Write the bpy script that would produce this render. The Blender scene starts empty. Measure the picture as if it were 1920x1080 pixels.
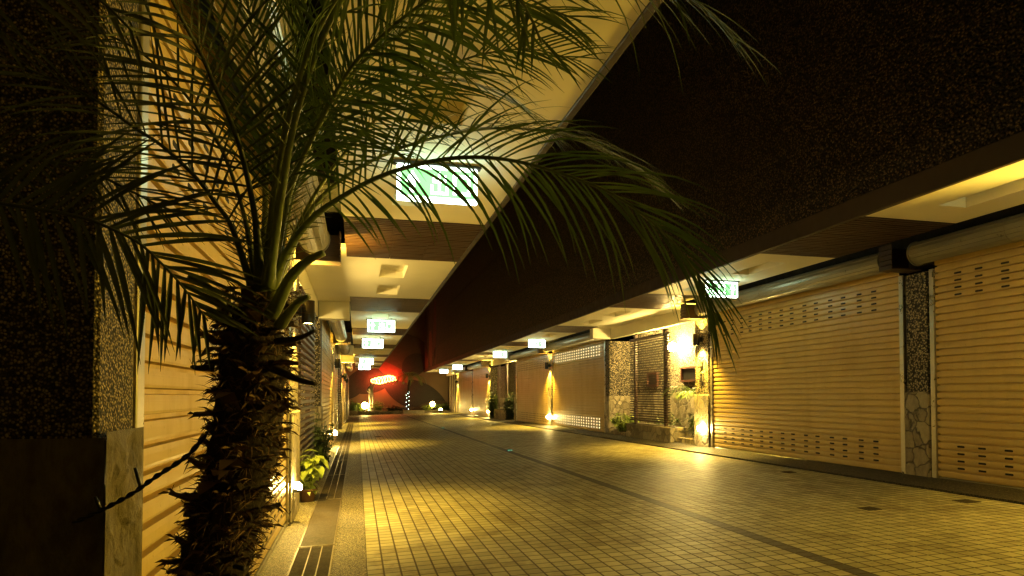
import bpy, math, random
from mathutils import Vector, Matrix, noise
R = math.radians
S = bpy.context.scene
COL = S.collection
random.seed(7)

# ------------------------------------------------------------------ camera
F = 1200.0 / 1920.0 * 36.0
YAW, PITCH, EYE = R(13.54), R(1.5), Vector((0, 0, 1.249))
cd = bpy.data.cameras.new('camera'); cam = bpy.data.objects.new('camera', cd); COL.objects.link(cam)
cd.lens = F; cd.sensor_width = 36; cd.clip_end = 2000; cd.clip_start = 0.02
cd.shift_y = 171.6 / 1920
cam.location = EYE; cam.rotation_euler = (R(90) + PITCH, 0, -YAW)
S.camera = cam
_M = Matrix.Rotation(-YAW, 3, 'Z') @ Matrix.Rotation(R(90) + PITCH, 3, 'X')

def ray(px, py):
    return _M @ Vector(((px - 960) / 1200, (540 + 171.6 - py) / 1200, -1))
def P(px, py, d):                       # the point d metres in front of the lens along a sight line
    return EYE + ray(px, py) * d
def g(x, y):                            # the paving falls to the left drain and away from the lens
    return 0.0275 * x - 0.0045 * y
def G(px, py):
    r = ray(px, py)
    t = -(EYE.z) / (r.z - 0.0275 * r.x + 0.0045 * r.y)
    return EYE + r * t

# ------------------------------------------------------------------ helpers
class MB:
    def __init__(s): s.v = []; s.f = []; s.m = []; s.sm = []
    def add(s, vs, fs, mi=0, smooth=False):
        b = len(s.v); s.v += [tuple(v) for v in vs]
        s.f += [tuple(b + i for i in f) for f in fs]
        s.m += [mi] * len(fs); s.sm += [smooth] * len(fs)
    def quad(s, a, b, c, d, mi=0): s.add([a, b, c, d], [(0, 1, 2, 3)], mi)
    def box(s, x0, x1, y0, y1, z0, z1, mi=0):
        if x0 > x1: x0, x1 = x1, x0
        if y0 > y1: y0, y1 = y1, y0
        if z0 > z1: z0, z1 = z1, z0
        s.add([(x0,y0,z0),(x1,y0,z0),(x1,y1,z0),(x0,y1,z0),(x0,y0,z1),(x1,y0,z1),(x1,y1,z1),(x0,y1,z1)],
              [(0,3,2,1),(4,5,6,7),(0,1,5,4),(1,2,6,5),(2,3,7,6),(3,0,4,7)], mi)
    def bbox(s, x0, x1, y0, y1, z0, z1, b=0.006, mi=0):   # box with chamfered edges
        if x0 > x1: x0, x1 = x1, x0
        if y0 > y1: y0, y1 = y1, y0
        b = min(b, (x1-x0)*.3, (y1-y0)*.3, (z1-z0)*.3)
        def ring(i, z): return [(x0+i+b,y0+i,z),(x1-i-b,y0+i,z),(x1-i,y0+i+b,z),(x1-i,y1-i-b,z),(x1-i-b,y1-i,z),(x0+i+b,y1-i,z),(x0+i,y1-i-b,z),(x0+i,y0+i+b,z)]
        rs = [ring(b, z0), ring(0, z0+b), ring(0, z1-b), ring(b, z1)]
        vs = sum(rs, []); fs = [tuple(range(7, -1, -1)), tuple(range(24, 32))]
        for k in range(3):
            for i in range(8):
                j = (i+1) % 8; fs.append((k*8+i, k*8+j, k*8+8+j, k*8+8+i))
        s.add(vs, fs, mi)
    def tube(s, pts, rad, n=8, mi=0, cap=True, flat=1.0, smooth=True):
        pts = [Vector(p) for p in pts]
        if not hasattr(rad, '__len__'): rad = [rad] * len(pts)
        vs = []; up = Vector((0, 0, 1)); prev = None
        for i, p in enumerate(pts):
            t = (pts[min(i+1, len(pts)-1)] - pts[max(i-1, 0)]).normalized()
            if prev is None:
                a = t.cross(up)
                if a.length < 1e-3: a = t.cross(Vector((1, 0, 0)))
                a.normalize()
            else:
                a = (prev - t * prev.dot(t)).normalized()
            prev = a; b = t.cross(a)
            for k in range(n):
                w = 2 * math.pi * k / n
                vs.append(p + (a * math.cos(w) + b * math.sin(w) * flat) * rad[i])
        fs = []
        for i in range(len(pts) - 1):
            for k in range(n):
                j = (k+1) % n; fs.append((i*n+k, i*n+j, i*n+n+j, i*n+n+k))
        if cap:
            fs.append(tuple(range(n-1, -1, -1))); fs.append(tuple((len(pts)-1)*n + k for k in range(n)))
        s.add(vs, fs, mi, smooth)
    def lathe(s, prof, c, n=20, mi=0, smooth=True):     # prof: (radius, z)
        c = Vector(c); vs = []; fs = []
        for r, z in prof:
            for k in range(n):
                w = 2*math.pi*k/n; vs.append(c + Vector((r*math.cos(w), r*math.sin(w), z)))
        for i in range(len(prof)-1):
            for k in range(n):
                j = (k+1) % n; fs.append((i*n+k, i*n+j, i*n+n+j, i*n+n+k))
        s.add(vs, fs, mi, smooth)
    def sphere(s, c, r, n=16, m=10, mi=0):
        s.lathe([(r*math.sin(math.pi*i/m)+1e-5, -r*math.cos(math.pi*i/m)) for i in range(m+1)], c, n, mi)
    def build(s, name, mats, parent=None):
        me = bpy.data.meshes.new(name); me.from_pydata(s.v, [], s.f); me.update()
        if not isinstance(mats, (list, tuple)): mats = [mats]
        for m in mats: me.materials.append(m)
        me.polygons.foreach_set('material_index', s.m); me.polygons.foreach_set('use_smooth', s.sm)
        o = bpy.data.objects.new(name, me); COL.objects.link(o)
        if parent:
            o.parent = parent
            if parent.type == 'EMPTY' or True: o.matrix_parent_inverse = parent.matrix_world.inverted() if False else Matrix.Identity(4)
        return o

def tag(o, label=None, cat=None, group=None, kind=None):
    if label: o['label'] = label
    if cat: o['category'] = cat
    if group: o['group'] = group
    if kind: o['kind'] = kind
    return o
def thing(name, label, cat, group=None):      # an Empty at world origin whose parts are modelled in place, then moved by settle()
    o = bpy.data.objects.new(name, None); COL.objects.link(o); o.empty_display_size = .1
    return tag(o, label, cat, group)
def settle(o, loc):                            # put the Empty at the base of its thing, parts stay where they are
    loc = Vector(loc)
    o.location = loc
    for c in o.children:
        c.matrix_parent_inverse = Matrix.Translation(-loc)
    return o
def light(name, kind, loc, energy, color, parent=None, **kw):
    d = bpy.data.lights.new(name, kind); d.energy = energy; d.color = color
    for k, v in kw.items(): setattr(d, k, v)
    o = bpy.data.objects.new(name, d); COL.objects.link(o); o.location = loc
    if parent: o.parent = parent
    return o

# ------------------------------------------------------------------ materials
class NT:
    def __init__(s, name):
        s.m = bpy.data.materials.new(name); s.m.use_nodes = True
        s.t = s.m.node_tree; s.n = s.t.nodes; s.b = s.n['Principled BSDF']
        s.tc = s.n.new('ShaderNodeTexCoord').outputs['Object']
    def node(s, typ, **kw):
        n = s.n.new(typ)
        for k, v in kw.items():
            if k in n.inputs: 
                if hasattr(v, 'is_linked') or isinstance(v, bpy.types.NodeSocket): s.t.links.new(v, n.inputs[k])
                else: n.inputs[k].default_value = v
            else: setattr(n, k, v)
        return n
    def link(s, a, b): s.t.links.new(a, b)
    def noise(s, scale, detail=4, rough=.6, vec=None, dist=0):
        n = s.node('ShaderNodeTexNoise', Scale=scale, Detail=detail, Roughness=rough, Distortion=dist)
        s.link(vec or s.tc, n.inputs['Vector']); return n
    def voro(s, scale, feature='F1', vec=None, rnd=1.0):
        n = s.node('ShaderNodeTexVoronoi', Scale=scale, Randomness=rnd); n.feature = feature
        s.link(vec or s.tc, n.inputs['Vector']); return n
    def ramp(s, fac, stops, interp='LINEAR'):
        n = s.n.new('ShaderNodeValToRGB'); s.link(fac, n.inputs['Fac']); cr = n.color_ramp; cr.interpolation = interp
        while len(cr.elements) < len(stops): cr.elements.new(0.5)
        for e, (p, c) in zip(cr.elements, stops):
            e.position = p; e.color = (c[0], c[1], c[2], 1) if hasattr(c, '__len__') else (c, c, c, 1)
        return n.outputs['Color']
    def mix(s, fac, a, b, mode='MIX'):
        n = s.n.new('ShaderNodeMix'); n.data_type = 'RGBA'; n.blend_type = mode
        for sock, v in ((n.inputs[0], fac), (n.inputs[6], a), (n.inputs[7], b)):
            if isinstance(v, bpy.types.NodeSocket): s.link(v, sock)
            elif hasattr(v, '__len__'): sock.default_value = (v[0], v[1], v[2], 1)
            else: sock.default_value = v
        return n.outputs[2]
    def math(s, op, a, b=0.5, clamp=False):
        n = s.n.new('ShaderNodeMath'); n.operation = op; n.use_clamp = clamp
        for sock, v in zip(n.inputs, (a, b)):
            if isinstance(v, bpy.types.NodeSocket): s.link(v, sock)
            else: sock.default_value = v
        return n.outputs[0]
    def map(s, scale=(1,1,1), loc=(0,0,0), rot=(0,0,0)):
        n = s.node('ShaderNodeMapping'); s.link(s.tc, n.inputs['Vector'])
        n.inputs['Scale'].default_value = scale; n.inputs['Location'].default_value = loc; n.inputs['Rotation'].default_value = rot
        return n.outputs[0]
    def color(s, c):
        if isinstance(c, bpy.types.NodeSocket): s.link(c, s.b.inputs['Base Color'])
        else: s.b.inputs['Base Color'].default_value = (c[0], c[1], c[2], 1)
    def rough(s, c):
        if isinstance(c, bpy.types.NodeSocket): s.link(c, s.b.inputs['Roughness'])
        else: s.b.inputs['Roughness'].default_value = c
    def bump(s, h, strength=.5, dist=.01):
        n = s.node('ShaderNodeBump', Strength=strength, Distance=dist); s.link(h, n.inputs['Height'])
        s.link(n.outputs[0], s.b.inputs['Normal'])
    def set(s, **kw):
        for k, v in kw.items(): s.b.inputs[k.replace('_', ' ')].default_value = v

def plain(name, c, rough=.6, metal=0, var=.25, nscale=3, bump=.0, bscale=60):
    t = NT(name); n = t.noise(nscale, 6, .65)
    lo = [x * (1 - var) for x in c]; hi = [min(1, x * (1 + var * .6)) for x in c]
    t.color(t.ramp(n.outputs['Fac'], [(.3, lo), (.7, hi)]))
    n2 = t.noise(nscale * 4, 4)
    t.rough(t.ramp(n2.outputs['Fac'], [(.3, rough * .8), (.7, min(1, rough * 1.2))]))
    t.set(Metallic=metal)
    if bump: t.bump(t.noise(bscale, 5).outputs['Fac'], bump, .004)
    return t.m

def emit(name, c, strength):
    t = NT(name); t.color((0.02, 0.02, 0.02)); t.set(Emission_Color=(c[0], c[1], c[2], 1), Emission_Strength=strength)
    return t.m

def pebble(name, scale, dark, mid, light_, bdist):
    t = NT(name); wz = t.noise(scale*.6, 3); v = t.voro(scale, vec=t.mix(.9/scale, t.tc, wz.outputs['Color'], 'ADD')); sep = t.node('ShaderNodeSeparateColor'); t.link(v.outputs['Color'], sep.inputs[0])
    c = t.ramp(sep.outputs[0], [(.0, [x*.2 for x in dark]), (.22, dark), (.42, mid), (.78, light_), (1, [min(1, x*1.35) for x in light_])])
    d = v.outputs['Distance']
    gap = t.ramp(d, [(.3, 1), (.58, .08)])
    big = t.ramp(t.noise(1.3, 5).outputs['Fac'], [(.3, .75), (.7, 1.1)])
    t.color(t.mix(1, t.mix(1, c, gap, 'MULTIPLY'), big, 'MULTIPLY'))
    h = t.math('SUBTRACT', 1, d); h = t.math('ADD', h, t.math('MULTIPLY', sep.outputs[1], .6))
    t.bump(h, 1.0, bdist); t.rough(.62); return t.m

def stone(name, scale, dark, light_, mortar, squash=(1, 1, 1)):
    t = NT(name); w = t.noise(6.0, 4); vec = t.mix(.13, t.map(squash), w.outputs['Color'])
    v = t.voro(scale, vec=vec); e = t.voro(scale, 'DISTANCE_TO_EDGE', vec=vec)
    sep = t.node('ShaderNodeSeparateColor'); t.link(v.outputs['Color'], sep.inputs[0])
    n = t.noise(14, 8, .7, vec=t.map((1, 1, .6)))
    c = t.mix(sep.outputs[0], dark, light_)
    c = t.mix(.55, c, t.ramp(n.outputs['Fac'], [(.3, [x*.35 for x in light_]), (.7, light_)]))
    m = t.ramp(e.outputs['Distance'], [(.008, 0), (.045, 1)])
    t.color(t.mix(m, mortar, c))
    h = t.math('ADD', t.math('MULTIPLY', m, .9), t.math('MULTIPLY', n.outputs['Fac'], .8))
    h = t.math('ADD', h, t.math('MULTIPLY', sep.outputs[2], .5))
    dv = t.node('ShaderNodeVectorMath'); dv.operation = 'SUBTRACT'; t.link(vec, dv.inputs[0]); t.link(v.outputs['Position'], dv.inputs[1])
    dc = t.node('ShaderNodeVectorMath'); dc.operation = 'SUBTRACT'; t.link(v.outputs['Color'], dc.inputs[0]); dc.inputs[1].default_value = (.5, .5, .5)
    dt = t.node('ShaderNodeVectorMath'); dt.operation = 'DOT_PRODUCT'; t.link(dv.outputs[0], dt.inputs[0]); t.link(dc.outputs[0], dt.inputs[1])
    h = t.math('ADD', h, t.math('MULTIPLY', dt.outputs['Value'], 14))
    t.bump(h, 1.0, .04); t.rough(.6); return t.m

M = {}
M['plaster'] = plain('cream_plaster', (.84, .79, .62), .7, var=.08, nscale=1.2, bump=.1, bscale=180)
M['pebble'] = pebble('pebble_dash', 125, (.08, .06, .035), (.27, .20, .11), (.54, .42, .24), .009)
M['pebble_far'] = pebble('pebble_dash_coarse', 42, (.10, .08, .055), (.30, .24, .16), (.5, .42, .28), .02)
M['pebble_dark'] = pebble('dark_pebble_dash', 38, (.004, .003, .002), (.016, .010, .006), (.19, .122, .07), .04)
M['aggregate'] = pebble('exposed_aggregate', 150, (.13, .11, .07), (.36, .31, .2), (.58, .5, .34), .005)
M['dark_aggregate'] = pebble('dark_exposed_aggregate', 60, (.02, .018, .012), (.06, .05, .03), (.14, .11, .07), .012)
M['stone'] = stone('flagstone_cladding', 5.2, (.10, .08, .05), (.46, .39, .26), (.12, .10, .07))
def slate():
    t = NT('cleft_slate'); n = t.noise(4, 9, .72, vec=t.map((1.6, 1.6, .55)), dist=.6); n2 = t.noise(26, 8, .7, vec=t.map((1, 1, .6))); n3 = t.noise(2.2, 4)
    c = t.ramp(n.outputs['Fac'], [(.30, (.02, .015, .008)), (.42, (.085, .065, .035)), (.53, (.22, .18, .10)), (.60, (.09, .065, .032)), (.72, (.05, .04, .02))])
    t.color(t.mix(.5, c, t.ramp(n2.outputs['Fac'], [(.3, (.035, .028, .016)), (.7, (.24, .20, .115))])))
    t.bump(t.math('ADD', n2.outputs['Fac'], t.math('MULTIPLY', n.outputs['Fac'], 1.5)), .9, .02); t.rough(.5); return t.m
M['slate'] = slate()
M['fascia'] = plain('brown_fascia_paint', (.036, .022, .013), .55, var=.15, nscale=2)
def shutter_mat():
    t = NT('cream_shutter_paint'); n = t.noise(1.1, 5); st = t.noise(3.0, 6, .7, vec=t.map((1.1, 1.1, .25))); sp = t.noise(38, 3, .6)
    c = t.ramp(n.outputs['Fac'], [(.3, (.56, .40, .14)), (.7, (.64, .47, .175))])
    c = t.mix(1, c, t.ramp(st.outputs['Fac'], [(.28, (.86, .82, .76)), (.50, (1, 1, 1))]), 'MULTIPLY')
    c = t.mix(1, c, t.ramp(sp.outputs['Fac'], [(.25, (.6, .52, .42)), (.36, (1, 1, 1))]), 'MULTIPLY')
    t.color(c); t.rough(t.ramp(st.outputs['Fac'], [(.3, .5), (.6, .33)])); return t.m
M['shutter'] = shutter_mat()
M['housing'] = plain('grey_housing_metal', (.25, .23, .17), .33, metal=.3, var=.15, nscale=2)
M['steel'] = plain('stainless_steel', (.62, .58, .48), .3, metal=.85, var=.06, nscale=1.5)
M['black'] = plain('black_paint', (.012, .012, .012), .4, var=.2)
M['void'] = plain('dark_void', (.01, .009, .008), .9)
M['slot'] = plain('slot_black', (.006, .005, .004), .9)
M['frame_red'] = plain('red_brown_frame', (.075, .025, .014), .5)
M['terracotta'] = plain('terracotta', (.10, .05, .025), .75)
M['soil'] = plain('soil', (.05, .035, .02), .95, bump=.8, bscale=40)
M['statue'] = plain('pale_statue_stone', (.6, .52, .38), .6, bump=.2, bscale=30)
M['marble'] = plain('pale_stone_block', (.55, .48, .34), .6, bump=.3, bscale=25)
M['cable'] = plain('black_rubber', (.012, .011, .01), .35)
M['mural_tan'] = plain('mural_tan', (.15, .10, .055), .75, var=.3, nscale=.8)
M['mural_dark'] = plain('mural_dark', (.022, .015, .011), .7)
M['mural_brown'] = plain('mural_brown', (.06, .036, .02), .7)
M['mural_red'] = plain('mural_red', (.14, .03, .018), .6)

def wood(name, c, rough):
    t = NT(name); n = t.noise(6, 6, .7, vec=t.map((1.2, 14, 14))); b = t.noise(.9, 3)
    c1 = t.ramp(n.outputs['Fac'], [(.3, [x*.45 for x in c]), (.7, [x*1.3 for x in c])])
    t.color(t.mix(1, c1, t.ramp(b.outputs['Fac'], [(.3, .7), (.7, 1.15)]), 'MULTIPLY'))
    t.rough(t.ramp(n.outputs['Fac'], [(.3, rough), (.7, rough*1.4)])); t.bump(n.outputs['Fac'], .2, .002); return t.m
M['wood'] = wood('red_brown_wood', (.065, .028, .012), .46)
M['screen'] = wood('dark_stained_wood', (.05, .025, .013), .4)

def tiles():
    t = NT('square_paving_tiles'); T = .12
    br = t.node('ShaderNodeTexBrick'); br.offset = 0; br.squash = 1
    mp = t.map((1/T, 1/T, 1/T), (-.07/T, 0, 0)); 
    sx = t.node('ShaderNodeSeparateXYZ'); t.link(mp, sx.inputs[0])
    fx = t.math('FRACT', sx.outputs[0]); fy = t.math('FRACT', sx.outputs[1])
    ex = t.math('MINIMUM', fx, t.math('SUBTRACT', 1, fx)); ey = t.math('MINIMUM', fy, t.math('SUBTRACT', 1, fy))
    ed = t.math('MINIMUM', ex, ey)
    m = t.ramp(ed, [(.035, 0), (.075, 1)])
    ix = t.math('FLOOR', sx.outputs[0]); iy = t.math('FLOOR', sx.outputs[1])
    cb = t.node('ShaderNodeCombineXYZ'); t.link(ix, cb.inputs[0]); t.link(iy, cb.inputs[1])
    wn = t.node('ShaderNodeTexWhiteNoise'); wn.noise_dimensions = '2D'; t.link(cb.outputs[0], wn.inputs['Vector'])
    c = t.ramp(wn.outputs['Value'], [(0, (.30, .275, .16)), (.5, (.40, .37, .225)), (1, (.48, .44, .28))])
    n = t.noise(.7, 6, .7); c = t.mix(1, c, t.ramp(n.outputs['Fac'], [(.3, .72), (.65, 1.05)]), 'MULTIPLY')
    n4 = t.noise(2.3, 7, .75); c = t.mix(1, c, t.ramp(n4.outputs['Fac'], [(.36, (.55, .5, .42)), (.5, (1, 1, 1))]), 'MULTIPLY')
    n3 = t.noise(30, 5, .7); c = t.mix(1, c, t.ramp(n3.outputs['Fac'], [(.3, .85), (.6, 1.05)]), 'MULTIPLY')
    # one lengthwise row of dark tiles near the middle of the lane
    row = t.math('COMPARE', ix, 26); row.node.inputs[2].default_value = .1
    c = t.mix(row, c, (.05, .042, .03))
    t.color(t.mix(m, (.05, .036, .022), c))
    t.rough(t.mix(m, (.8,)*3, t.ramp(n3.outputs['Fac'], [(.3, .44), (.7, .6)])))
    h = t.math('ADD', m, t.math('MULTIPLY', n3.outputs['Fac'], .35)); h = t.math('ADD', h, t.math('MULTIPLY', wn.outputs['Value'], .25))
    t.bump(h, .8, .004); t.b.inputs['Specular IOR Level'].default_value = .38; return t.m
M['tiles'] = tiles()

def leafmat(name, c1, c2, rough=.42, trans=.25):
    t = NT(name); n = t.noise(5, 4); n2 = t.noise(60, 3)
    c = t.ramp(n.outputs['Fac'], [(.3, c1), (.7, c2)])
    t.color(t.mix(.25, c, t.ramp(n2.outputs['Fac'], [(.3, c1), (.7, c2)]))); t.rough(rough)
    tr = t.node('ShaderNodeBsdfTranslucent'); t.link(c, tr.inputs['Color'])
    mx = t.n.new('ShaderNodeMixShader'); mx.inputs[0].default_value = trans
    out = t.n['Material Output']
    t.link(t.b.outputs[0], mx.inputs[1]); t.link(tr.outputs[0], mx.inputs[2]); t.link(mx.outputs[0], out.inputs['Surface'])
    return t.m
M['palm_leaf'] = leafmat('palm_leaflets', (.055, .115, .022), (.125, .18, .04), .34)
M['dark_palm'] = leafmat('shade_coloured_leaflets', (.03, .045, .012), (.06, .075, .02), .5, .1)  # darker copy of the palm leaflets, silhouette shade put into the colour
M['petiole'] = plain('palm_petiole_green', (.16, .2, .06), .35, var=.3, nscale=10)
M['bark'] = plain('palm_bark_fibre', (.026, .015, .008), .85, var=.5, nscale=22, bump=.8, bscale=120)
M['fibre'] = plain('palm_fibre', (.13, .072, .034), .8, var=.4, nscale=18)
M['lime_leaf'] = leafmat('lime_leaves', (.18, .26, .05), (.36, .42, .10), .35, .35)
M['green_leaf'] = leafmat('green_leaves', (.05, .09, .02), (.11, .15, .035), .42)
M['dark_leaf'] = leafmat('dark_leaves', (.025, .045, .012), (.06, .085, .02), .45)

WARM = (1, .63, .07)
M['lamp_glow'] = emit('lamp_glow', (1, .70, .20), 40)
M['ball_glow'] = emit('ball_glow', (1, .70, .20), 300)
M['globe_glow'] = emit('globe_glow', (1, .70, .20), 470)
M['fill_globe'] = emit('fill_globe', (1, .65, .07), 470)
M['strip_glow'] = emit('strip_glow', (1, .70, .2), 150)
M['hole_glow'] = emit('lit_hole', (1, .78, .34), 1.3)
M['sign_white'] = emit('sign_white', (.80, 1, .80), 5.5)
M['sign_green'] = emit('sign_green', (.22, .95, .22), 1.3)
M['neon'] = emit('neon_red', (1, .17, .03), 26)
M['fairy'] = emit('fairy_light', (.75, 1, .85), 8)
M['flood_glow'] = emit('flood_glow', (1, .70, .18), 48)
M['stud_glint'] = emit('stud_green', (.1, .9, .6), .35)  # emission gives the stud reflectors a green glint, no lamp inside

# ------------------------------------------------------------------ ground
def sheet(name, x0, x1, y0, y1, lift, mat, label=None):
    b = MB(); n = 1
    b.quad((x0, y0, g(x0, y0)+lift), (x1, y0, g(x1, y0)+lift), (x1, y1, g(x1, y1)+lift), (x0, y1, g(x0, y1)+lift))
    o = b.build(name, mat); tag(o, kind='structure'); return o
tag(sheet('ground', -500, 500, -500, 500, -.03, M['dark_aggregate']), 'dark ground beneath and beyond the paved lane')
tag(sheet('road', .07, 6.5, -14, 52, .004, M['tiles']), 'lane paved with small square cream tiles and one dark row')
tag(sheet('pavement', -.78, .07, -14, 52, .002, M['aggregate']), 'exposed pebble strip along the left shutters')
kb = MB()
kb.add([(6.5,-14,g(6.5,-14)-.02),(7.4,-14,g(7.4,-14)-.02),(7.4,52,g(7.4,52)-.02),(6.5,52,g(6.5,52)-.02),
        (6.5,-14,g(6.5,-14)+.03),(7.4,-14,g(7.4,-14)+.035),(7.4,52,g(7.4,52)+.035),(6.5,52,g(6.5,52)+.03)],
       [(4,5,6,7),(0,1,5,4),(3,0,4,7),(1,2,6,5),(2,3,7,6)])
tag(kb.build('kerb', M['dark_aggregate']), 'dark pebble kerb strip below the right shutters', kind='structure')

# ------------------------------------------------------------------ buildings
def shutter(bld, s, xp, y0, y1, zt, vent, lit=False, zg=None):
    """roller door in the plane x = xp, slats stacked from the paving to zt"""
    zg = min(g(xp, y0), g(xp, y1)) - .01 if zg is None else zg
    b = MB(); pitch = .09; n = int((zt - zg) / pitch) + 1
    prof = []
    for i in range(n):
        z = zg + .06 + i * pitch
        prof += [(-.024, z), (-.024, z+.014), (.0135, z+.018), (.0160, z+.028), (.0165, z+.062), (.0140, z+.084), (-.024, z+.087)]
    vs = []; 
    for d, z in prof: vs += [(xp - s*d, y0, z), (xp - s*d, y1, z)]
    fs = [(2*i, 2*i+1, 2*i+3, 2*i+2) for i in range(len(prof)-1)]
    b.add(vs, fs)
    bb = MB(); bb.bbox(xp - s*.022, xp + s*.012, y0, y1, zg-.02, zg+.058, .005); 
    # vents: rows of pressed slots near the top and the foot
    h = b; W = y1 - y0
    def slot(yc, zc, hw, hh):
        k = 6; xs = xp - s*.0182; pts = []
        for j in range(k+1):
            a = -math.pi/2 + math.pi*j/k; pts.append((yc + (hw-hh) + hh*math.cos(a), zc + hh*math.sin(a)))
        for j in range(k+1):
            a = math.pi/2 + math.pi*j/k; pts.append((yc - (hw-hh) + hh*math.cos(a), zc + hh*math.sin(a)))
        m = len(pts)
        h.add([(xs, y, z) for y, z in pts] + [(xp + s*.004 - s*.012, y, z) for y, z in pts],
              [tuple(range(m)) if s < 0 else tuple(range(m-1, -1, -1))] + [(i, (i+1) % m, m+(i+1) % m, m+i) for i in range(m)], 1)
    rows, pairs, hw, hh, lo, hi = vent
    for band in (lo, hi):
        for r in range(rows):
            i = band + r
            z = zg + .06 + i*pitch + .046
            for k in range(pairs):
                yc = y0 + W*(.06 + .88*(k + .5)/pairs); gap = W*.88/pairs*.23
                for q in (-1, 1): slot(yc + q*gap, z, hw, hh)
    o = b.build('roller_shutter', [M['shutter'], M['hole_glow'] if lit else M['slot']], bld)
    bb.build('bottom_bar', M['housing'], o)
    return o

def housing(o, s, xc, y0, y1, zc, r):
    b = MB(); N = 18
    prof = []
    for k in range(N):
        a = 2*math.pi*k/N; da = .06
        prof += [(r*math.cos(a-2*math.pi/N*.42), r*math.sin(a-2*math.pi/N*.42)), (r*math.cos(a+2*math.pi/N*.42), r*math.sin(a+2*math.pi/N*.42)), (r*.965*math.cos(a+2*math.pi/N*.5), r*.965*math.sin(a+2*math.pi/N*.5))]
    m = len(prof)
    vs = [(xc + x, y0, zc + z) for x, z in prof] + [(xc + x, y1, zc + z) for x, z in prof]
    b.add(vs, [(i, (i+1) % m, m + (i+1) % m, m + i) for i in range(m)] + [tuple(range(m-1, -1, -1)), tuple(range(m, 2*m))])
    for yy in (y0 - .012, y1, (y0*.45 + y1*.55)):         # end plates and a joint band
        rr = r * (1.10 if yy != (y0*.45+y1*.55) else 1.025)
        q = [(rr*math.cos(2*math.pi*k/28), rr*math.sin(2*math.pi*k/28)) for k in range(28)]
        b.add([(xc + x, yy, zc + z) for x, z in q] + [(xc + x, yy + .012, zc + z) for x, z in q],
              [tuple(range(27, -1, -1)), tuple(range(28, 56))] + [(i, (i+1) % 28, 28+(i+1) % 28, 28+i) for i in range(28)])
    return b.build('shutter_housing', M['housing'], o)

def rail(bld, s, xp, y, z1, w=.07):
    b = MB(); z0 = g(xp, y) - .02
    b.bbox(xp - s*.036, xp + s*.03, y - w/2, y + w/2, z0, z1, .004)
    return b.build('guide_rail', M['steel'], bld)

def pillar(bld, s, xp, y0, y1, z1, base=1.17, near=False, depth=1.02, bmat=None, pm=None):
    b = MB(); zg = g(xp, y0) - .03
    b.bbox(xp - s*.03, xp + s*depth, y0, y1, zg, z1, .01)
    o = b.build('pillar', pm or M['pebble_far'], bld)
    c = MB(); c.bbox(xp - s*.055, xp + s*(depth + .02), y0 - .022, y1 + .022 if not near else y1 + .004, zg, zg + base, .012)
    c.build('stone_cladding', bmat or M['stone'], o)
    return o

def soffit(bld, s, xi, xo, y0, y1, z, troughs, xc):
    """plastered ceiling panel with unlit light troughs cut into it"""
    b = MB(); a, c = min(xi, xo), max(xi, xo); hw = .175
    ys = y0
    for t0, t1 in troughs:
        b.quad((a, ys, z), (a, t0, z), (c, t0, z), (c, ys, z))
        b.quad((a, t0, z), (a, t1, z), (xc-hw, t1, z), (xc-hw, t0, z)); b.quad((xc+hw, t0, z), (xc+hw, t1, z), (c, t1, z), (c, t0, z))
        x0, x1, zt = xc-hw, xc+hw, z+.11
        b.quad((x0,t0,z),(x0,t1,z),(x0,t1,zt),(x0,t0,zt)); b.quad((x1,t0,z),(x1,t0,zt),(x1,t1,zt),(x1,t1,z))
        b.quad((x0,t0,z),(x0,t0,zt),(x1,t0,zt),(x1,t0,z)); b.quad((x0,t1,z),(x1,t1,z),(x1,t1,zt),(x0,t1,zt))
        b.quad((x0,t0,zt),(x0,t1,zt),(x1,t1,zt),(x1,t0,zt)); ys = t1
    b.quad((a, ys, z), (a, y1, z), (c, y1, z), (c, ys, z))
    # inner edge board
    b.box(xi + s*.012, xi, y0, y1, z - .0, z + .25)
    return b.build('soffit_panel', M['plaster'], bld)

def wood_soffit(bld, xi, xo, y0, y1, z):
    b = MB(); n = 26; p = (y1-y0)/n; a, c = min(xi, xo), max(xi, xo)
    b.box(a, c, y0, y1, z+.012, z+.05)
    random.seed(int(y0*10))
    for i in range(n):
        y = y0 + i*p
        cuts = sorted([a, c] + [a + (c-a)*u for u in ((.36, .70) if (i // 13) % 2 == 0 else (.38, .66))])
        for k in range(3):
            b.box(cuts[k]+.004, cuts[k+1]-.004, y+.012, y+p-.014, z-.006 - random.random()*.004, z+.014)
    return b.build('wood_soffit_panel', M['wood'], bld)

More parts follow.
